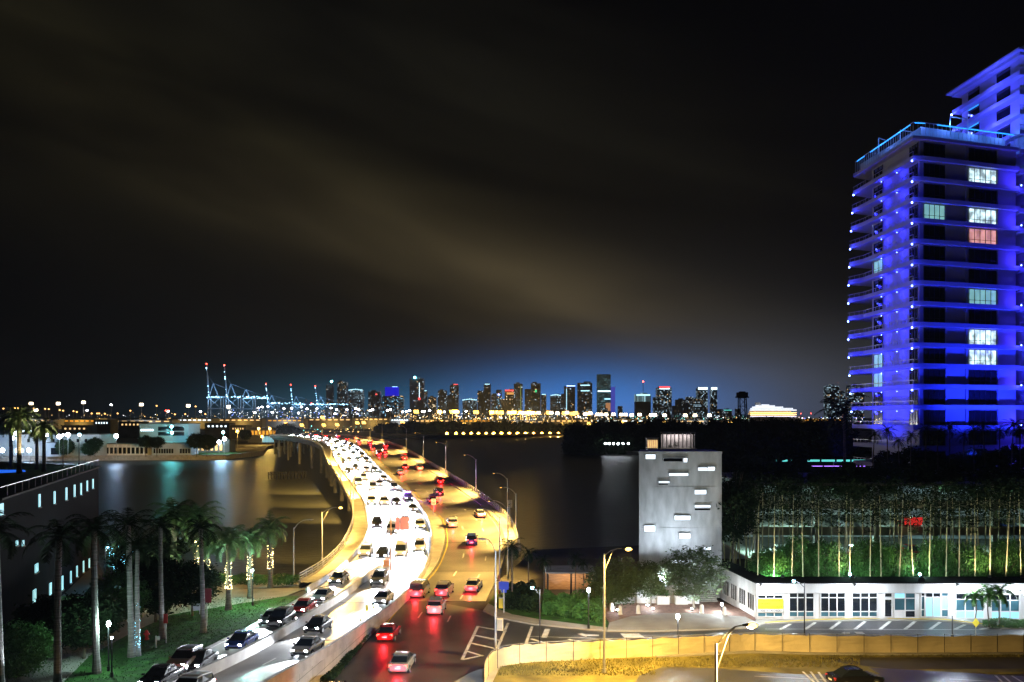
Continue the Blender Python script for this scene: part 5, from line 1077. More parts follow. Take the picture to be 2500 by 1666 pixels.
# ------------------------------------------------------------------ construction fence with tan screening
ft = [(1183, 1668), (1190, 1650), (1205, 1632), (1235, 1620), (1300, 1612), (1400, 1607), (1497, 1602), (1600, 1597), (1700, 1592), (1800, 1587), (1845, 1586), (2000, 1590), (2200, 1591), (2400, 1590), (2600, 1588)]
FP = [G(x, y+6, .1) for x, y in ft]; FP2 = cr([(p.x, p.y) for p in FP], 6)
cf = thing('construction_fence', 'tan screened construction fence curving from the crosswalk along the street', 'fence', (0, 0, 0))
q = MB(); rg = random.Random(3); hh = 1.8; rows = 6; grid = []
for i, p in enumerate(FP2):
    col = []
    for j in range(rows+1):
        f_ = j/rows; col.append((p.x+rg.uniform(-.02, .02), p.y+.05*math.sin(i*.9+j*.8)*math.sin(f_*PI)+rg.uniform(-.02, .02), .12+hh*f_+((rg.uniform(-.10, .03)-.10*abs(math.sin(i*1.1))) if j == rows else 0)))
    grid.append(col)
for i in range(len(grid)-1):
    for j in range(rows): q.face([grid[i][j], grid[i+1][j], grid[i+1][j+1], grid[i][j+1]])
q.build('screen_fabric', m_tan, cf, smooth=False)
acc = 0; q = MB()
posts = []
for a_, b__ in zip(FP2, FP2[1:]):
    l_ = (b__-a_).length; s_ = 2.6-acc
    while s_ < l_: posts.append(a_+(b__-a_)*s_/l_); s_ += 2.6
    acc = (acc+l_) % 2.6
p0 = None
for p in posts:
    if p0 is None: p0 = MB().tube([(0, -.06, 0), (0, -.06, 1.95)], .025, 6).build('fence_post', m_dkmet, cf); p0.location = (p.x, p.y, .1)
    else: c_ = p0.copy(); COL.objects.link(c_); c_.parent = cf; c_.location = (p.x, p.y, .1)
q = MB(); wallrib(q, [Vector((p.x, p.y-.05, .1)) for p in FP2], 1.86, 1.90, .03); q.build('top_rail', m_steel, cf)
q = MB(); wallrib(q, [Vector((p.x, p.y-.35, .1)) for p in FP2[42:]], 0, .16, .5); tag(q.build('kerb_stone', m_conc), 'pale kerb strip at the foot of the tan fence', 'kerb')
# grass tufts on the verge
rg = random.Random(8); q = MB()
for k in range(16000):
    x_, y_ = rg.uniform(1215, 2500), rg.uniform(1596, 1650)
    if y_ < 1612-(x_-1215)*.012 or (x_ > 1600 and y_ > 1630) or (x_ > 2100 and y_ > 1606): continue
    if x_ < 1560 and rg.random() < .2: continue
    p = G(x_, y_, .12); h_ = rg.uniform(.06, .24); a_ = rg.uniform(0, PI); d_ = Vector((math.cos(a_), math.sin(a_), 0))*.05; q.face([p-d_, p+d_, p+Vector((rg.gauss(0, .08), rg.gauss(0, .08), h_))])
stuff(q.build('grass', m_dry, loc=(20, 80, .1)), 'yellow lit rough grass between the fence and the car park', 'grass')
q = MB()
for k in range(9000):
    y_ = rg.uniform(60, 111); x_ = rg.uniform(-50 if y_ < 90 else -40, fns['Lcurb'](y_)-.4); p = Vector((x_, y_, .05)); h_ = rg.uniform(.05, .16); a_ = rg.uniform(0, PI); d_ = Vector((math.cos(a_), math.sin(a_), 0))*.05; q.face([p-d_, p+d_, p+Vector((rg.gauss(0, .06), rg.gauss(0, .06), h_))])
stuff(q.build('lawn_grass', m_grass, loc=(-35, 90, .05)), 'short green grass on the slope left of the headlight lanes', 'grass')
light(None, 'SPOT', (-37, 88, 9), 1, (.5, 1, .8), .3, 120, .8, (-37, 92, 0)) if False else None
for n_, x_ in enumerate((2360, 2395, 2420)):
    p = G(x_+20, 1532, .1); palm('areca', p, 'small bright green palm at the entrance planting, %s from the left' % nth(n_+1), 'small palms at the right end of the white building', .95+.05*n_, n_*2, up=60 if n_ == 1 else 0, upcol=(.7, 1, .3))
# ------------------------------------------------------------------ far side: island with low buildings, across the water
m_bluew = mat('pale_wall', (.42, .50, .56), .8, .12, .1); m_shed = mat('shed_wall', (.16, .17, .18), .8, .3, .1)
def block(nm, lab, cat, a, b_, pyt, Y, m, depth=14, z0=1.2, grp=None, roofm=None):
    x0, x1 = XA(a, Y), XA(b_, Y); zt__ = ZA(pyt, Y); r = thing(nm, lab, cat, (0, 0, 0), 0, grp)
    MB().prism([(x0, Y), (x1, Y), (x1, Y+depth), (x0, Y+depth)], z0, zt__).build('wall', m, r); MB().prism([(x0-.4, Y-.4), (x1+.4, Y-.4), (x1+.4, Y+depth+.4), (x0-.4, Y+depth+.4)], zt__, zt__+.5).build('roof', roofm or m_shed, r)
    return r
def wrow(r, a, b_, n_, py0, py1, Y, m, gap=.3, nm='window'):
    for k in range(n_):
        s = (b_-a)/n_; x0, x1 = XA(a+s*(k+gap/2), Y), XA(a+s*(k+1-gap/2), Y); z0, z1 = ZA(py1, Y), ZA(py0, Y)
        g_ = MB().box(((x0+x1)/2, Y-.06, (z0+z1)/2), (x1-x0, .12, z1-z0)).build(nm, m, r)
r = block('waterfront_hall', 'long blue lit hall on the far left shore behind the roof palms', 'building', -60, 245, 1062, 492, m_bluew, 20); wrow(r, 60, 240, 9, 1072, 1080, 492, m_glassd, .7); wrow(r, 20, 60, 3, 1096, 1106, 492, e_win, .5)
r = block('boat_shed', 'pale boat shed with a dark doorway on the far left shore', 'building', 108, 150, 1082, 486, m_bluew, 10); wrow(r, 124, 145, 1, 1094, 1110, 486, m_glassd, .05, 'door')
r = block('annex_building', 'white annex with a row of dark gridded windows on the far lawn', 'building', 232, 362, 1085, 500, m_plaster, 10); wrow(r, 246, 362, 11, 1093, 1108, 500, m_glassd, .35); wrow(r, 233, 243, 1, 1094, 1108, 500, e_win, .1)
r = block('station_building', 'two storey teal lit block with recessed balconies on the far lawn', 'building', 341, 460, 1036, 530, m_bluew, 20); wrow(r, 384, 452, 2, 1042, 1052, 530, m_glassd, .12); wrow(r, 384, 452, 2, 1055, 1064, 530, m_glassd, .12); wrow(r, 343, 375, 6, 1048, 1053, 530, e_win, .3)
r = block('teal_building', 'teal lit single storey building with gridded windows right of the white annex', 'building', 370, 466, 1083, 502, m_bluew, 12); wrow(r, 374, 424, 8, 1096, 1107, 502, m_glassd, .3); wrow(r, 438, 465, 4, 1096, 1107, 502, m_glassd, .3)
r = block('garage_building', 'low dark building with orange doors at the right end of the far lawn', 'building', 470, 560, 1076, 540, m_shed, 12); wrow(r, 478, 545, 6, 1084, 1100, 540, e_winw, .5)
r = block('orange_terminal', 'orange lit terminal building on the far shore left of the bridge crest', 'building', 605, 690, 1046, 760, m_tower, 20); wrow(r, 612, 684, 8, 1052, 1062, 760, e_or, .35); wrow(r, 640, 672, 4, 1066, 1080, 760, e_slit, .2)
for n_, (a, b_, c_, Y) in enumerate(((30, 118, 1046, 900), (150, 215, 1040, 920), (228, 268, 1026, 940), (290, 345, 1030, 930), (500, 560, 1034, 950), (562, 600, 1040, 820))):
    r = block('dock_shed', 'dim dockside shed behind the far shore buildings, %s from the left' % nth(n_+1), 'shed', a, b_, c_, Y, m_shed, 20, grp='dock sheds on the far left shore'); wrow(r, a+4, b_-4, 5, c_+5, c_+9, Y, e_winw if n_ % 2 else e_win, .6)
FARL = [(113, 1062, 1, 1115, 470, 'w'), (145, 1066, 1, 1115, 470, 'w'), (166, 1062, 1, 1116, 475, 'w'), (194, 1062, 1, 1118, 470, 'c'), (284, 1065, 1, 1100, 478, 'w'), (6, 1100, 1, 1118, 470, 'w'), (71, 1100, 1, 1115, 480, 'w'), (40, 1058, 1, 1110, 480, 'w'), (30, 1070, 1, 1110, 480, 'w'),
        (419, 1042, 1, 1112, 520, 'c'), (420, 1057, 1, 1112, 515, 'c'), (535, 1080, 1, 1108, 525, 'w'), (548, 1072, 1, 1105, 525, 'w'), (545, 1056, 1, 1105, 530, 'c'), (580, 1053, 1, 1085, 620, 's'), (632, 1047, 1, 1075, 700, 's'), (659, 1047, 1, 1075, 700, 's'), (700, 1035, 1, 1070, 800, 's'), (640, 1066, 1, 1085, 690, 's')]
for n_, (x_, yt_, _, yb_, Y, c_) in enumerate(FARL):
    X_ = XA(x_, Y); z_ = ZA(yt_, Y); r = thing('shore_lamp', '%s lamp on the far left shore, %s from the left' % ({'w': 'white', 'c': 'cyan', 's': 'orange'}[c_], nth(1+sorted(v[0]+v[1]*.001 for v in FARL).index(x_+yt_*.001))), 'lamp', (X_, Y, 1.2), 0, 'lamps on the far left shore')
    MB().tube([(0, 0, 0), (0, 0, z_-1.2)], .12, 5).build('pole', m_steel, r); MB().ball((0, 0, z_-1.2), 1.15 if c_ != 'c' else .8, nu=7, nv=5).build('lamp_head', {'w': e_white, 'c': e_cyan, 's': e_sod}[c_], r)
    light(r, 'POINT', (0, -1.6, z_-1.2), 3600 if c_ != 's' else 14000, {'w': (.28, .55, 1), 'c': (.1, .8, .75), 's': SOD}[c_], .5)
for n_, (x_, y_, r_) in enumerate(((158, 1090, 5), (220, 1095, 4.5), (232, 1085, 4), (480, 1075, 5), (505, 1078, 5), (356, 1080, 4), (383, 1082, 4), (700, 1050, 9), (720, 1060, 7), (600, 1065, 5))):
    Y = 484 if x_ < 600 else 730; h_ = max(5, ZA(y_-14, Y)-1); tree((XA(x_, Y), Y, 1.2), r_, h_, 'dark', 'dark tree on the far left shore, %s from the left' % nth(1+sorted([158, 220, 232, 480, 505, 356, 383, 700, 720, 600]).index(x_)), 'trees on the far left shore', n_)
# causeway on the far side with its row of amber lamps
row = [(2295, 0), (2230, 0), (2162, 0), (2098, 0), (2035, 0), (1972, 0), (1910, 0), (1850, 0), (1785, 0), (1725, 0), (1650, 0)]
xs_ = sorted([600+a/3.361 for a, _ in row]+[1200+a/3.361 for a in (15, 80, 145, 210, 278, 345, 412, 480, 548, 620, 685)])
for n_, x_ in enumerate(xs_):
    Y = 1112; r = thing('causeway_lamp', 'amber lamp just above the far water, %s from the left in the row' % nth(n_+1), 'lamp', (XA(x_, Y), Y, 1.2), 0, 'amber lamps along the far causeway'); z_ = ZA(1059, Y)-1.2
    MB().tube([(0, 0, 0), (0, 0, z_)], .15, 5).build('pole', m_steel, r); MB().ball((0, 0, z_), 2.1, nu=7, nv=5).build('lamp_head', e_amb, r); light(r, 'POINT', (0, -3, z_), 26000, (1, .6, .14), .8)
tag(MB().wall((-160, 1103), (90, 1108), -1.5, 1.0, 1).wall((90, 1108), (190, 1119), -1.5, 1.0, 1).build('causeway_wall', m_conc), 'dark retaining edge of the far causeway under the amber lamps', 'sea wall')
# band of dark trees behind the causeway and on the wooded island
rg = random.Random(17)
for n_ in range(26):
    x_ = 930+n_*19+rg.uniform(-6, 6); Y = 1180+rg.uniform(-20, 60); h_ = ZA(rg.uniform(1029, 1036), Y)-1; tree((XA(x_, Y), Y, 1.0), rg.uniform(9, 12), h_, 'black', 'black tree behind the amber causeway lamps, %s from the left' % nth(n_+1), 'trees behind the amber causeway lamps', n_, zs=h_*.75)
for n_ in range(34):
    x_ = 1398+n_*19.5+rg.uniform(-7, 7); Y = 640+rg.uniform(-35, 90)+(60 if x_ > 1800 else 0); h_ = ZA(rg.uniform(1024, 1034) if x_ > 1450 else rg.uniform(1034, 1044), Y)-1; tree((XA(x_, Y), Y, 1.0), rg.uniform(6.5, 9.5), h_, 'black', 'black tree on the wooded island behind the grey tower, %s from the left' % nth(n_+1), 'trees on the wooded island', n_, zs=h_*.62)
for n_ in range(18):
    x_ = 1400+n_*30; Y = 575+rg.uniform(-8, 20); h_ = rg.uniform(7, 10); tree((XA(x_, Y), Y, 1.0), rg.uniform(6, 8), h_, 'black', 'low black tree at the wooded island shore, %s from the left' % nth(n_+1), 'low trees at the island water edge', n_)
for n_, x_ in enumerate((1478, 1487, 1498, 1509, 1521, 1534)):
    r = thing('dock_light', 'small white dock light left of the grey tower, %s from the left' % nth(n_+1), 'lamp', (XA(x_, 556), 556, -1), 0, 'dock lights on the island shore'); MB().tube([(0, 0, 0), (0, 0, 6)], .12, 5).build('pole', m_dkmet, r); MB().ball((0, 0, 7.4), .6, nu=6, nv=4).build('lamp_head', e_white, r)
# lit colonnade on the island
r = thing('island_villa', 'lit white colonnaded villa on the island right above the grey tower', 'building'); Y = 560
x0, x1 = XA(1618, Y), XA(1696, Y)
MB().box(((x0+x1)/2, Y+6, 7.6), (x1-x0, 1, 9)).build('back_wall', m_plaster, r); MB().box(((x0+x1)/2, Y+3, 13.4), (x1-x0+1, 8, .7)).build('roof', m_plaster, r)
for k in range(9): MB().box((x0+(x1-x0)*k/8, Y, 8.1), (.6, .6, 9.8)).build('column', m_plaster, r)
MB().box(((x0+x1)/2, Y+2, 1.8), (x1-x0+2, 9, 2.6)).build('base', m_conc, r)
for k in range(3): light(r, 'POINT', (x0+(x1-x0)*(.2+.3*k), Y+2.5, 11), 450, (1, .85, .82), .4)
r = thing('island_house', 'smaller dim lit house left of the white colonnaded villa', 'building'); x0, x1 = XA(1580, Y), XA(1608, Y); MB().box(((x0+x1)/2, Y+4, 6), (x1-x0, 5, 7.5)).build('wall', m_plaster, r); MB().box(((x0+x1)/2, Y+4, 10), (x1-x0+1, 6, .5)).build('roof', m_shed, r)
for k in range(5): MB().box((x0+1+k*(x1-x0-2)/4, Y+1.4, 6), (.7, .1, 5)).build('window', e_winw, r)
# near dark trees and palms around the blue tower
rg = random.Random(23)
for n_ in range(17):
    x_ = 1770+n_*46+rg.uniform(-10, 10); Y = 205+rg.uniform(-14, 30); yt_ = 1070 if x_ < 1990 else 1048; h_ = ZA(rg.uniform(yt_-14, yt_+16), Y)
    if 2085 < x_ < 2500: Y = 148.5+rg.uniform(0, .1); continue
    tree((XA(x_, Y), Y, 0), rg.uniform(6, 8), h_, 'black', 'large black tree left of the blue tower, %s from the left' % nth(n_+1), 'black trees left of the blue tower', n_, zs=8)
for n_ in range(9):
    x_ = 2170+n_*42+rg.uniform(-8, 8); Y = 143.2+rg.uniform(-1, 1); h_ = rg.uniform(3.4, 5.2) if 2160 < x_ < 2430 else 5.5; tree((XA(x_, Y), Y-1, 14.3), 2.4, h_-1.6, 'black', 'black shrub at the foot of the blue tower, %s from the left' % nth(n_+1), 'shrubs on the blue tower terrace', n_, name='terrace_shrub', cat='bush')
for n_, (x_, yt_, tl) in enumerate(((2062, 1008, 0), (2130, 1062, 3), (2168, 1052, 2), (2196, 1078, 3), (2222, 1064, 2), (2258, 1050, 4), (2290, 1060, 1), (2318, 1046, -1), (2352, 1066, 1), (2378, 1052, 2), (2406, 1044, 3), (2440, 1052, 1), (2468, 1040, 3), (2492, 1048, 2))):
    Y = 137+(n_ % 3)*2.0 if n_ else 190; base = 14.2 if n_ else 0; h_ = ZA(yt_, Y)-base; kx = n_ % 4
    palm('coco', (XA(x_, Y), Y, base), 'coconut palm silhouetted %s, %s from the left' % ('before the blue tower' if n_ else 'against the sky left of the blue tower', nth(n_+1)), 'palms in front of the blue tower', h_/12.0, n_*1.7, tilt=R(tl), up=[0, 0, 8][1 if n_ != 11 else 2])
tp_ = thing('strip_lit_pavilion', 'flat dark pavilion with teal and violet light strips, left of the blue tower', 'building'); Y = 196
x0, x1 = XA(1868, Y), XA(2112, Y); MB().box(((x0+x1)/2, Y+5, ZA(1118, Y)), (x1-x0, 10, .4)).build('roof', m_black, tp_); MB().box(((x0+x1)/2, Y+9, ZA(1150, Y)), (x1-x0, .4, 6)).build('back_wall', m_black, tp_)
for k in range(6): a, b_ = 1895+k*37, 1895+k*37+32; MB().box(((XA(a, Y)+XA(b_, Y))/2, Y, ZA(1125, Y)), (XA(b_, Y)-XA(a, Y), .1, .45)).build('light_strip', e_teal, tp_)
MB().box(((XA(1978, Y)+x1)/2, Y, ZA(1138.5, Y)), (x1-XA(1978, Y), .1, .12)).build('violet_strip', e_vio, tp_); MB().box(((x0+x1)/2, Y+2, ZA(1170, Y)), (x1-x0, 6, .3)).build('terrace', m_black, tp_)
for x_ in (1990, 2050, 2095): light(tp_, 'POINT', (XA(x_, Y), Y+3, ZA(1160, Y)), 260, (.08, .1, 1), .3)
# lattice tower
r = thing('lattice_tower', 'black lattice tower standing above the dark tree line', 'tower'); Y = 420; X_ = XA(1816, Y); z1 = ZA(962, Y); z0 = 1; w0, w1 = 2.2, 1.5; q = MB()
for sx_ in (-1, 1):
    for sy_ in (-1, 1): q.tube([(X_+sx_*w0, Y+sy_*w0, z0), (X_+sx_*w1-.8, Y+sy_*w1, z1-2)], .28, 5)
for k in range(9):
    z_ = z0+(z1-z0-2)*k/8; w_ = w0+(w1-w0)*k/8; xo = X_-.8*k/8; q.box((xo, Y-w_, z_), (w_*2, .25, .25)).box((xo, Y+w_, z_), (w_*2, .25, .25)).box((xo-w_, Y, z_), (.25, w_*2, .25)).box((xo+w_, Y, z_), (.25, w_*2, .25))
    if k < 8: q.tube([(xo-w_, Y-w_, z_), (xo+w_, Y-w_, z_+(z1-z0-2)/8)], .12, 4).tube([(xo+w_, Y-w_, z_), (xo-w_, Y-w_, z_+(z1-z0-2)/8)], .12, 4)
q.build('lattice', m_black, r); MB().box((X_-.8, Y, z1-.6), (4.6, 4.4, 2.6)).box((X_-.8, Y, z1-1.6), (6.4, 1, .6)).box((X_-.8, Y, z1+.9), (2.6, 2.6, .5)).build('head', m_black, r)
# ------------------------------------------------------------------ port: sheds, containers, light masts, cranes
for n_, (a, b_, c_, k) in enumerate(((20, 130, 1027, 0), (140, 235, 1028, 1), (232, 262, 1026, 0), (270, 420, 1029, 1), (430, 520, 1026, 0), (530, 640, 1026, 1), (650, 740, 1027, 0), (750, 860, 1025, 1), (862, 950, 1024, 0), (952, 1000, 1026, 1), (1010, 1100, 1028, 0), (1120, 1200, 1028, 1), (1210, 1330, 1030, 0), (1340, 1440, 1028, 1), (1450, 1600, 1028, 0), (1620, 1800, 1029, 1), (1960, 2060, 1026, 0))):
    Y = 1640+(n_ % 3)*60; r = block('port_shed', 'low lit warehouse along the port waterfront, %s from the left' % nth(n_+1), 'warehouse', a, b_, c_-3, Y, m_conc, 40, 1.0, 'port warehouses'); wrow(r, a+3, b_-3, 7, c_-1, c_+1.5, Y, [e_winw, e_or, e_winw, e_winw, e_win][n_ % 5], .4)
    light(r, 'POINT', (XA((a+b_)/2, Y-16), Y-16, 12), 16000, SOD if n_ % 3 else (.9, .95, 1), 1.5)
ML = []
ML += [(600+a/3.361, 860+b/3.361, 'w') for a, b in ((75, 495), (102, 458), (133, 450), (182, 445), (217, 492), (313, 462), (376, 460), (432, 500), (455, 450), (503, 465), (585, 462), (700, 458), (745, 472), (732, 505), (830, 470), (903, 463), (928, 470), (1020, 480), (1040, 470), (1162, 478), (1187, 470), (1287, 488), (1317, 485), (1345, 478), (1450, 488), (1465, 485), (1630, 490), (1808, 485), (1510, 478))]
ML += [(600+a/3.361, 860+b/3.361, 'A') for a, b in ((1398, 488), (1590, 490), (1695, 490), (1730, 490), (1890, 493), (2020, 495), (2070, 495), (2095, 495), (2165, 497), (2203, 495))]
ML += [(1200+a/3.361, 860+b/3.361, 'A') for a, b in ((150, 497), (187, 495), (240, 497), (255, 500), (290, 500), (310, 497), (340, 500), (470, 497), (600, 500), (665, 505), (690, 500), (790, 505))]
ML += [(1200+a/3.361, 860+b/3.361, 'W') for a, b in ((870, 510), (900, 510), (940, 510), (1000, 510), (1065, 512), (1100, 512), (1150, 515), (1215, 512), (1310, 515), (1420, 518), (1670, 518), (1788, 518), (385, 497), (490, 497), (540, 500), (620, 495), (770, 508), (810, 500), (1340, 515), (1590, 518))]
ML += [(600+a/3.361, 860+b/3.361, 's') for a, b in ((330, 588), (460, 598), (640, 598), (750, 595), (915, 580), (968, 578), (1165, 590), (1287, 578), (1470, 600), (1607, 570), (1795, 590), (630, 535))]
ML += [(1200+a/3.361, 860+b/3.361, 's') for a, b in ((1960, 575), (1250, 575), (1418, 578), (430, 580), (330, 585), (580, 590), (800, 585), (1700, 580), (1075, 575), (170, 580), (70, 580), (680, 578), (870, 582), (980, 572), (1210, 585))]
ML += [(a/3.361, 860+b/3.361, c_) for a, b, c_ in ((28, 463, 'o'), (122, 460, 'o'), (148, 458, 'o'), (255, 422, 'W'), (277, 462, 'o'), (295, 474, 'W'), (370, 465, 'o'), (400, 467, 'o'), (478, 422, 'W'), (490, 475, 'o'), (518, 480, 'o'), (603, 484, 'o'), (630, 490, 'o'), (685, 412, 'W'), (715, 478, 'w'), (752, 503, 'o'), (797, 503, 'o'), (813, 503, 'o'), (860, 505, 'o'), (912, 432, 'w'), (965, 503, 'o'), (1070, 480, 'o'), (1160, 430, 'W'), (1285, 440, 'o'), (1380, 485, 'w'), (1545, 440, 'W'), (1605, 445, 'o'), (1645, 488, 'w'), (1685, 508, 'o'), (1435, 510, 'o'), (1520, 508, 'o'), (1875, 448, 'W'), (1885, 492, 'w'), (2092, 495, 'w'))]
ML.sort()
e_org = em('orange_floodlight', (1, .5, .16), 5); e_warmw = em('warm_white_floodlight', (1, .80, .55), 8)
for n_, (x_, y_, c_) in enumerate(ML):
    Y = {'w': 1900, 'A': 2150, 'W': 1900, 's': 1330, 'o': 1800}[c_]; z_ = max(6, ZA(y_, Y)); X_ = XA(x_, Y)
    r = thing('light_mast', '%s port light mast, %s from the left' % ({'w': 'white', 'A': 'big amber', 'W': 'large warm white', 's': 'low yellow', 'o': 'small orange'}[c_], nth(n_+1)), 'light mast', (X_, Y, 1.0), 0, 'light masts of the port')
    MB().tube([(0, 0, 0), (0, 0, z_-1)], [.6, .35], 5).build('pole', m_steel, r)
    n_h, rr, sz = {'w': (4, 1.2, 1.05), 'A': (10, 4.2, 2.7), 'W': (8, 2.8, 1.9), 's': (5, 2.0, 1.5), 'o': (3, .9, .9)}[c_]; q = MB()
    for k in range(n_h): a = 2*PI*k/n_h; q.ball((math.cos(a)*rr, math.sin(a)*rr*.7, z_-1+(.4 if k % 2 else -.5)*rr), sz, nu=6, nv=4)
    q.build('floodlights' if False else 'lamp_ring', {'w': e_port, 'A': e_amb, 'W': e_warmw, 's': e_amb, 'o': e_org}[c_], r)
    if c_ == 'A' and n_ % 2 == 0: light(r, 'POINT', (0, -8, z_), 300000, (1, .6, .14), 3)
# thousands of small lamps of the port and the city front are one uncountable sparkle
def sparkle(nm, lab, x0, x1, y0, y1, n_, Y, mats, seed, s0=.35, s1=.9):
    rg_ = random.Random(seed); q_ = MB()
    for _ in range(n_):
        yy = Y+rg_.uniform(-60, 120); pxx = rg_.uniform(x0, x1); pyy = y0+(y1-y0)*rg_.random()**.8; q_.ball((XA(pxx, yy), yy, max(1.6, ZA(pyy, yy))), rg_.uniform(s0, s1)*rg_.random()**.5, rg_.randrange(len(mats)), 4, 2)
    stuff(q_.build(nm, mats), lab, 'small lights')
e_s1 = em('tiny_amber', (1, .6, .2), 8); e_s2 = em('tiny_white', (.9, .95, 1), 8); e_s3 = em('tiny_teal', (.2, .9, .8), 6); e_s4 = em('tiny_red', (1, .1, .05), 8); e_s5 = em('tiny_blue', (.2, .3, 1), 8)
sparkle('dockside_lights', 'scattered small white port lights below the masts on the left', 560, 900, 1000, 1024, 260, 2000, [e_s2, e_s2, e_s1, e_s5], 1, .4, 1.1)
sparkle('dockside_lights', 'dense amber speckle of lights along the port below the amber masts', 960, 1500, 1010, 1032, 520, 1900, [e_s1, e_s1, e_s1, e_s2], 2, .4, 1.2)
sparkle('dockside_lights', 'teal and white speckle of city lights right of the amber masts', 1480, 1830, 1016, 1033, 300, 1900, [e_s3, e_s2, e_s3, e_s1], 3, .4, 1.0)
sparkle('dockside_lights', 'blue and white speckle of lights right of the cruise ship', 1950, 2110, 1018, 1032, 130, 1900, [e_s2, e_s5, e_s2, e_s4], 4, .4, 1.1)
sparkle('dockside_lights', 'thin scatter of orange lights on the horizon at the left edge', 0, 560, 1008, 1024, 90, 1900, [e_s1, e_s2, e_s1], 5, .3, .9)
sparkle('dockside_lights', 'yellow speckle on the far shore under the bridge crest', 600, 960, 1040, 1060, 90, 1290, [e_s1, e_s1, e_s3], 6, .3, .7)
m_crane = mat('crane_steel', (.30, .36, .42), .6, .1, .1)
def crane(px_, pyb, pyt, pym, Y, lab, boom_up=True, reach=95, sgn=1, lit=True):
    X_ = XA(px_, Y); r = thing('gantry_crane', lab, 'crane', (X_, Y, 1.0)); hp_ = ZA(pym, Y)-1; ht = ZA(pyt, Y)-1; w_ = 15; q_ = MB()
    for sx_ in (-1, 1):
        for sy_ in (-1, 1): MB().tube([(sx_*w_, sy_*10, 0), (sx_*w_*.95, sy_*9, hp_)], 1.3, 6).build('leg', m_crane, r)
    for z_ in (hp_*.25, hp_*.62): q_.box((0, -10, z_), (2*w_, 1.4, 2.2)).box((0, 10, z_), (2*w_, 1.4, 2.2))
    q_.tube([(-w_, -10, hp_*.25), (w_, -10, hp_*.62)], .6, 4).tube([(w_, -10, hp_*.25), (-w_, -10, hp_*.62)], .6, 4).tube([(-w_, -10, hp_*.62), (w_, -10, hp_)], .6, 4).tube([(w_, -10, hp_*.62), (-w_, -10, hp_)], .6, 4); q_.build('brace', m_crane, r)
    MB().box((sgn*reach*.3, 0, hp_), (reach, 6, 4)).build('girder', m_crane, r)
    apex = hp_+(ht-hp_)*(.42 if boom_up else 1.0)
    MB().tube([(-w_*sgn, 0, hp_), (-w_*.4*sgn, 0, apex)], 1.0, 5).tube([(w_*.4*sgn, 0, hp_), (-w_*.4*sgn, 0, apex)], 1.0, 5).tube([(-w_*.4*sgn, 0, apex), (sgn*reach*.75, 0, hp_+2)], .5, 4).build('apex_frame', m_crane, r)
    if boom_up:
        tip = (-w_*sgn-6*sgn, 0, ht); q_ = MB().tube([(-w_*sgn, -2, hp_), (tip[0], -2, ht)], .9, 5).tube([(-w_*sgn, 2, hp_), (tip[0], 2, ht)], .9, 5)
        for k in range(8): f_ = k/8; q_.box((-w_*sgn-6*sgn*f_, 0, hp_+(ht-hp_)*f_), (1.0, 4, .8))
        q_.tube([(-w_*.4*sgn, 0, apex), (-w_*sgn-4*sgn, 0, hp_+(ht-hp_)*.7)], .35, 4); q_.build('raised_boom', m_crane, r)
        MB().ball((tip[0], 0, ht+1.2), 1.5, nu=6, nv=4).build('beacon', e_red, r)
    if lit:
        q_ = MB(); rg_ = random.Random(px_)
        for k in range(26): q_.ball((sgn*reach*(-.2+rg_.random()), -3.5, hp_+rg_.uniform(-1.5, 1.8)), rg_.uniform(.5, 1.1), nu=4, nv=2)
        if boom_up:
            for k in range(9): f_ = rg_.random()**1.4; q_.ball((-w_*sgn-6*sgn*f_, -2.5, hp_+(ht-hp_)*f_), rg_.uniform(.6, 1.2), nu=4, nv=2)
        q_.build('work_lights', em('crane_light', (.35, .75, 1.0), 14), r)
        light(r, 'POINT', (0, -14, hp_*.95), 30000, (.35, .65, 1.0), 2); light(r, 'POINT', (0, -16, hp_*1.3), 12000, (.25, .55, 1.0), 2)
crane(527, 1023, 890, 970, 1950, 'leftmost port crane with its boom raised highest and red tip light'); crane(570, 1023, 893, 970, 2000, 'second port crane with raised boom and bright blue lit girder'); crane(606, 1023, 952, 972, 2060, 'port crane with lowered boom right of the two raised ones', False, 62)
crane(668, 1023, 939, 985, 2400, 'slim raised boom crane, fourth crane from the left'); crane(728, 1023, 941, 988, 2450, 'raised boom crane, fifth crane from the left'); crane(788, 1023, 944, 988, 2450, 'raised boom crane nearest the skyline towers')
for n_, x_ in enumerate((686, 752, 812)): crane(x_, 1023, 975, 998, 2300, 'low crane with lowered boom, %s from the left of the low ones' % nth(n_+1), False, 32, 1, False)
# cruise ship
cs = thing('cruise_ship', 'white lit cruise ship behind the dark trees right of the lattice tower', 'cruise ship'); Y = 2600
def zz(y_): return ZA(y_, Y)
MB().loft([[(XA(x_, Y), Y-16*w_, zz(1031)), (XA(x_, Y), Y-18*w_, zz(1017)), (XA(x_, Y), Y+18*w_, zz(1017)), (XA(x_, Y), Y+16*w_, zz(1031))] for x_, w_ in ((1822, .8), (1840, 1), (1920, 1), (1945, .7), (1958, .1))]).build('hull', m_plaster, cs)
for k, (a, b_, y0, y1, m_) in enumerate(((1828, 1942, 1017, 1013.3, 0), (1830, 1936, 1012.5, 1009, 1), (1832, 1930, 1008, 1004.5, 1), (1834, 1945, 1003.8, 1000, 2), (1836, 1936, 999.5, 996.5, 2), (1840, 1912, 996, 993, 2), (1848, 1892, 992.6, 990, 2), (1862, 1878, 989.6, 988, 2))):
    MB().prism([(XA(a, Y), Y-17), (XA(b_, Y)-8, Y-17), (XA(b_, Y), Y), (XA(b_, Y)-8, Y+17), (XA(a, Y), Y+17)], zz(y0), zz(y1)).build('deck', [m_plaster, em('cabin_row', (1, .62, .2), .5), em('upper_deck', (.85, .9, 1), 1.1)][m_] if k != 9 else m_plaster, cs)
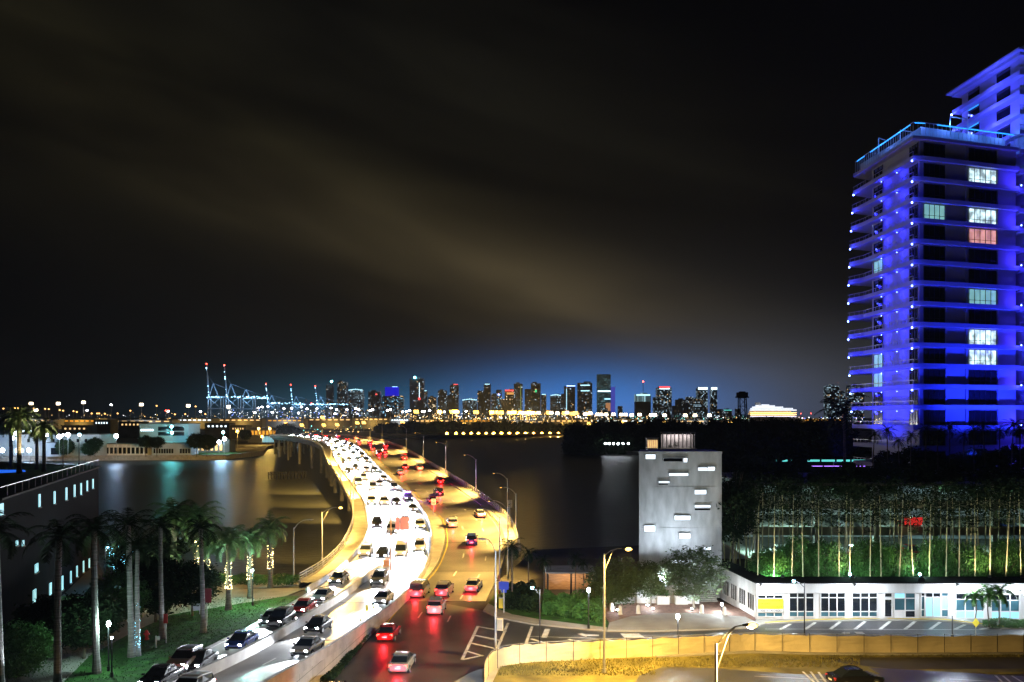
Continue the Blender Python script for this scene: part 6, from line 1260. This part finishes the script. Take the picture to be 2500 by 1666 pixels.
for k, y_ in enumerate((1017.1, 1012.9, 1008.4)): MB().box(((XA(1828, Y)+XA(1940, Y))/2, Y-17.5, zz(y_)), (XA(1940, Y)-XA(1828, Y), 1, 1.0)).build('deck_lights', [em('deck_strip', (.85, .8, 1), 3), e_s1, e_s1][k], cs)
MB().loft([[(XA(1852+dx, Y)+sx_*w_, Y+sy_*5, z_) for sx_, sy_ in ((-1, -1), (1, -1), (1, 1), (-1, 1))] for dx, w_, z_ in ((0, 8, zz(990)), (-3, 6, zz(983)))]).build('funnel', m_plaster, cs)
# ------------------------------------------------------------------ downtown skyline
T = [ # left, right, top, distance, style, label
 (796, 812, 940, 5300, 'd', 'narrow dark tower with a cyan beacon on its roof at the left of downtown', 'cy'), (823, 846, 932, 5500, 'm', 'dim tall tower right of the narrow one with the cyan beacon', ''), (851, 885, 952, 5000, 'w', 'broad tower with a white lit rounded crown', 'crown'),
 (899, 927, 956, 5000, 'm', 'tower with a small red light near its top left of the blue crowned one', 'red'), (933, 984, 967, 5100, 'b', 'wide tower carrying the glowing blue dome', 'dome'), (1000, 1034, 924, 5200, 'd', 'tallest dark tower with a vertical line of light and a cyan beacon', 'cyline'),
 (1033, 1043, 954, 5400, 'm', 'slim tower directly right of the tallest dark tower', 'w'), (1045, 1064, 970, 5000, 'o', 'short brown tower with two warm lit floors', ''), (1069, 1090, 954, 5100, 'm', 'plain grey tower between the brown one and the red topped one', ''), (1098, 1119, 940, 5000, 'm', 'tower with reddish roof lights and a thin square crown', 'red'),
 (1129, 1164, 976, 4900, 'w', 'low wide tower with a scalloped white crown', 'crown'), (1166, 1181, 954, 5500, 'd', 'dim slab left of the faint tower whose top fades in the mist', ''), (1181, 1198, 938, 5600, 'd', 'faint tower fading into the mist with pale lights above it', 'w'), (1199, 1211, 961, 5200, 'm', 'small grey tower left of the violet lit one', ''),
 (1211, 1225, 952, 5400, 'b', 'slim tower with a blue violet light on its front', 'bl'), (1232, 1255, 953, 4900, 'o', 'tower with a red crown over orange floors', 'redcrown'), (1254.5, 1276, 937, 5100, 'm', 'flat topped tower with a thin green vertical line', 'green'), (1281, 1296, 950, 5200, 'd', 'dark slab left of the tower with the green sign', ''),
 (1296.5, 1320, 936, 5000, 'm', 'tower with a green sign near the top', 'grsign'), (1321, 1334, 963, 5300, 'm', 'small tower right of the one with the green sign', 'w'), (1344, 1369, 965, 5000, 'w', 'tower with a bright cyan white crown band', 'crown'), (1370, 1377.5, 962, 5400, 'd', 'thin dim tower right of the bright crown band', ''),
 (1378, 1404, 943, 5000, 'd', 'tower with a slanting blue roof edge and a white side line', 'blline'), (1411, 1446, 935, 5000, 'm', 'wide tower with two pale bands near its top', 'bands'), (1459, 1491, 914, 5200, 't', 'highest teal glass tower with one bright white band', 'bigband'), (1492, 1502, 945, 5300, 'v', 'narrow tower lit entirely violet blue', ''),
 (1509, 1520, 992, 4900, 'm', 'very low block right of the violet tower', ''), (1552, 1589, 963, 5000, 's', 'tower striped with vertical light lines under a tall antenna', 'antenna'), (1605, 1640, 947, 5000, 'w', 'tower with a bright red crown', 'redtop'), (1652, 1675, 976, 5100, 'd', 'dull low tower right of the red crowned one', ''),
 (1676, 1692, 969, 5300, 'm', 'pale low tower left of the twin white topped towers', ''), (1704, 1728, 948, 5000, 'w', 'left of the twin towers with bright white tops', 'white'), (1736, 1751, 948, 5000, 'w', 'right, narrower of the twin towers with bright white tops', 'white'), (1752, 1765, 999, 5200, 'd', 'low dim block right of the twin towers', ''),
 (1766, 1787, 1001, 5000, 'm', 'low block with a teal roof light left of the lattice tower', 'teal'), (1797, 1809, 998, 5200, 'd', 'dim low block directly left of the lattice tower', ''), (2021, 2049, 943, 4300, 'w', 'broad twin slab with many lit windows just left of the blue tower', ''), (2049.5, 2063, 955, 4350, 'w', 'lower slab attached right of the broad one by the blue tower', ''),
 (2077, 2110, 941, 4300, 'w', 'slab tower seen through the balconies of the blue tower', '')]
WM = dict(d=windows_mat('tower_dim', (.05, .07, .10), 7, 7, .10, (.6, .8, 1), 1.2), m=windows_mat('tower_mid', (.06, .08, .11), 6.5, 7.5, .22, (.6, .82, 1), .9), w=windows_mat('tower_lit', (.06, .10, .14), 6.5, 7.5, .36, (.55, .82, 1), 1.1, warm=.12),
          o=windows_mat('tower_brown', (.08, .06, .04), 6.5, 7.5, .22, (1, .8, .5), 1.6, warm=.5), b=windows_mat('tower_blue', (.04, .08, .16), 6.5, 7.5, .35, (.3, .7, 1), 1.5), t=windows_mat('tower_teal', (.08, .22, .26), 5, 6, .5, (.25, .55, .62), .5, warm=.02),
          v=em('violet_facade', (.12, .14, 1), .45, (.2, .2, .6)), s=windows_mat('tower_striped', (.05, .12, .16), 13, 300, .95, (.5, .85, .95), .8, warm=0))
e_cb = em('crown_light', (.45, .85, 1), 2.4); e_rd = em('red_crown', (1, .08, .08), 2.2); e_bd = em('blue_dome', (.01, .01, 1), .65); e_gn = em('green_light', (.05, .9, .3), 1.2); e_wb = em('white_band', (.7, .92, 1), 3.2); e_oc = em('orange_floors', (1, .45, .12), 1.0); e_cyb = em('cyan_beacon', (.2, .9, 1), 30); e_lime = em('lime_line', (.5, .65, .15), .5)
for n_, (a, b_, tp, Y, st_, lab, ex) in enumerate(T):
    x0, x1, z1 = XA(a, Y), XA(b_, Y), ZA(tp, Y); r = thing('skyscraper', lab, 'skyscraper', ((x0+x1)/2, Y, 1)); w_ = x1-x0; h_ = z1-1; dp = min(w_, 60); rg = random.Random(n_)
    q = MB().box((0, dp/2, h_/2), (w_, dp, h_))
    if w_ > 40 and ex not in ('bigband',): q.box((w_*rg.uniform(-.2, .2), dp/2, h_+4), (w_*.45, dp*.5, 8))
    if rg.random() < .4 and w_ > 45: q.box((-w_*.5-8, dp*.6, h_*.36), (22, dp*.6, h_*.72))
    q.build('facade', WM[st_], r); hx = lambda y_: ZA(y_, Y)-1
    def part(nm, c_, d_, m_): MB().box(c_, d_, 0).build(nm, m_, r)
    if ex == 'crown':
        q = MB()
        for k in range(9): u_ = (k/8-.5); q.box((u_*w_*.9, -2, h_+3-abs(u_)*(10)), (w_*.08, 3, 5))
        q.build('crown_light', e_cb, r)
    if ex in ('cy', 'cyline'): MB().ball((w_*(.35 if ex == 'cy' else -.12), -3, hx(932 if ex == 'cy' else 922)), 7, nu=8, nv=6).build('beacon', e_cyb, r)
    if ex == 'cy': part('mast', (w_*.35, 0, h_+6), (2, 2, 16), m_steel)
    if ex == 'cyline': part('light_line', (w_*.2, -1.5, hx(953)), (2.5, 2, 90), e_wb); MB().ball((w_*.2, -4, hx(974)), 8, nu=8, nv=6).build('red_sign', e_rd, r)
    if ex in ('red',): part('red_light', (w_*.2, -2, hx(963) if n_ == 3 else h_+2), (9 if n_ == 3 else w_*.5, 3, 7 if n_ == 3 else 4), e_rd)
    if ex == 'dome': part('blue_dome', (-w_*.06, dp/2, hx(956)), (w_*.62, dp*.7, 52), e_bd); part('crown_light', (w_*.1, dp*.1, hx(944.5)), (30, 3, 3), e_cb)
    if ex == 'bl': part('blue_light', (0, -1.5, hx(964)), (14, 2, 7), e_s5)
    if ex == 'redcrown': part('red_crown', (0, -1.5, h_-2), (w_*.9, 3, 8), e_rd); part('orange_floors', (w_*.1, -1.5, hx(961)), (w_*.75, 3, 12), e_oc)
    if ex == 'green': part('green_line', (w_*.28, -1.5, h_*.55), (3, 3, h_*.8), e_lime)
    if ex == 'grsign': part('green_sign', (0, -1.5, hx(955)), (10, 3, 14), e_gn)
    if ex == 'blline': part('blue_roof_line', (w_*.1, -1.5, h_+1), (w_*.8, 3, 5), e_s5); part('side_line', (-w_*.3, -1.5, h_*.55), (2.5, 3, h_*.75), e_cb)
    if ex == 'bands': part('light_band', (0, -1.5, hx(941)), (w_*.65, 3, 5), e_cb); part('light_band', (0, -1.5, hx(954.5)), (w_*.6, 3, 5), e_cb)
    if ex == 'bigband': part('light_band', (0, -1.5, hx(955.5)), (w_*.98, 3, 7), e_wb); part('light_band', (w_*.25, -1.5, hx(974.5)), (w_*.45, 3, 6), e_cb); part('orange_panel', (w_*.3, -1.5, hx(994)), (w_*.36, 3, 48), em('orange_facade', (1, .45, .2), .5))
    if ex == 'antenna':
        MB().tube([(0, 6, h_), (0, 6, hx(933))], 1.6, 5).build('antenna', m_steel, r); MB().ball((0, 6, hx(932)), 4.5, nu=6, nv=4).build('beacon', e_red, r); part('crown_light', (0, -1.5, h_-4), (w_*.9, 3, 8), e_cb)
    if ex == 'redtop': part('red_crown', (0, -1.5, h_+4), (w_*.75, 3, 8), e_rd); part('light_band', (0, -1.5, h_-6), (w_*.7, 3, 5), e_wb)
    if ex == 'white': part('white_crown', (0, -1.5, h_-2), (w_*.95, 3, 13), e_wb)
    if ex == 'teal': part('teal_light', (0, -1.5, h_-2), (w_*.9, 3, 5), e_teal)
    if ex == 'w': part('crown_light', (0, -1.5, h_-1), (w_*.7, 3, 4), e_cb)
# low city blocks between the towers
rg = random.Random(31)
for n_ in range(46):
    x_ = 800+n_*24+rg.uniform(-8, 8); Y = 4700+rg.uniform(0, 200); w_ = rg.uniform(28, 60); h_ = rg.uniform(30, 78) if x_ < 1500 else rg.uniform(20, 40)
    if 1820 < x_ < 1960: continue
    r = thing('city_block', 'low city block at the foot of the skyline, %s from the left' % nth(n_+1), 'building', (XA(x_, Y), Y, 1), 0, 'low city blocks under the skyline'); MB().box((0, w_/2, h_/2), (w_, w_, h_)).box((w_*.1, w_/2, h_+2), (w_*.4, w_*.4, 4)).build('facade', WM[rg.choice('mwmdo')], r)
for n_, (x_, Y) in enumerate(((405, 1960), (412, 1960), (660, 2700), (760, 2600), (706, 2600), (1955, 3500), (1980, 3500))):
    r = thing('beacon_mast', 'red beacon on a thin mast near the horizon, %s from the left' % nth([1, 2, 3, 5, 4, 6, 7][n_]), 'beacon', (XA(x_, Y), Y, 1), 0, 'red beacons'); z_ = ZA(1003 if x_ < 500 else 985 if x_ < 1000 else 1010, Y)-1; MB().tube([(0, 0, 0), (0, 0, z_)], .5, 5).build('mast', m_steel, r); MB().ball((0, 0, z_), 1.6, nu=6, nv=4).build('beacon', e_red, r)

# ------------------------------------------------------------------ night haze
HZD = 5e-5
hz = MB().box((0, 2850, 248), (14000, 8300, 510)).build('haze', None); hz['kind'] = 'stuff'; hz['label'] = 'thin night mist over the bay in which the far skyline fades'; hz['category'] = 'haze'
hm = bpy.data.materials.new('haze'); hm.use_nodes = True; t = hm.node_tree; t.nodes.clear(); v = t.nodes.new('ShaderNodeVolumePrincipled'); v.inputs['Color'].default_value = (.75, .85, 1, 1); v.inputs['Density'].default_value = HZD; v.inputs['Anisotropy'].default_value = 0.3
o_ = t.nodes.new('ShaderNodeOutputMaterial'); t.links.new(v.outputs[0], o_.inputs['Volume']); hz.data.materials.clear(); hz.data.materials.append(hm);
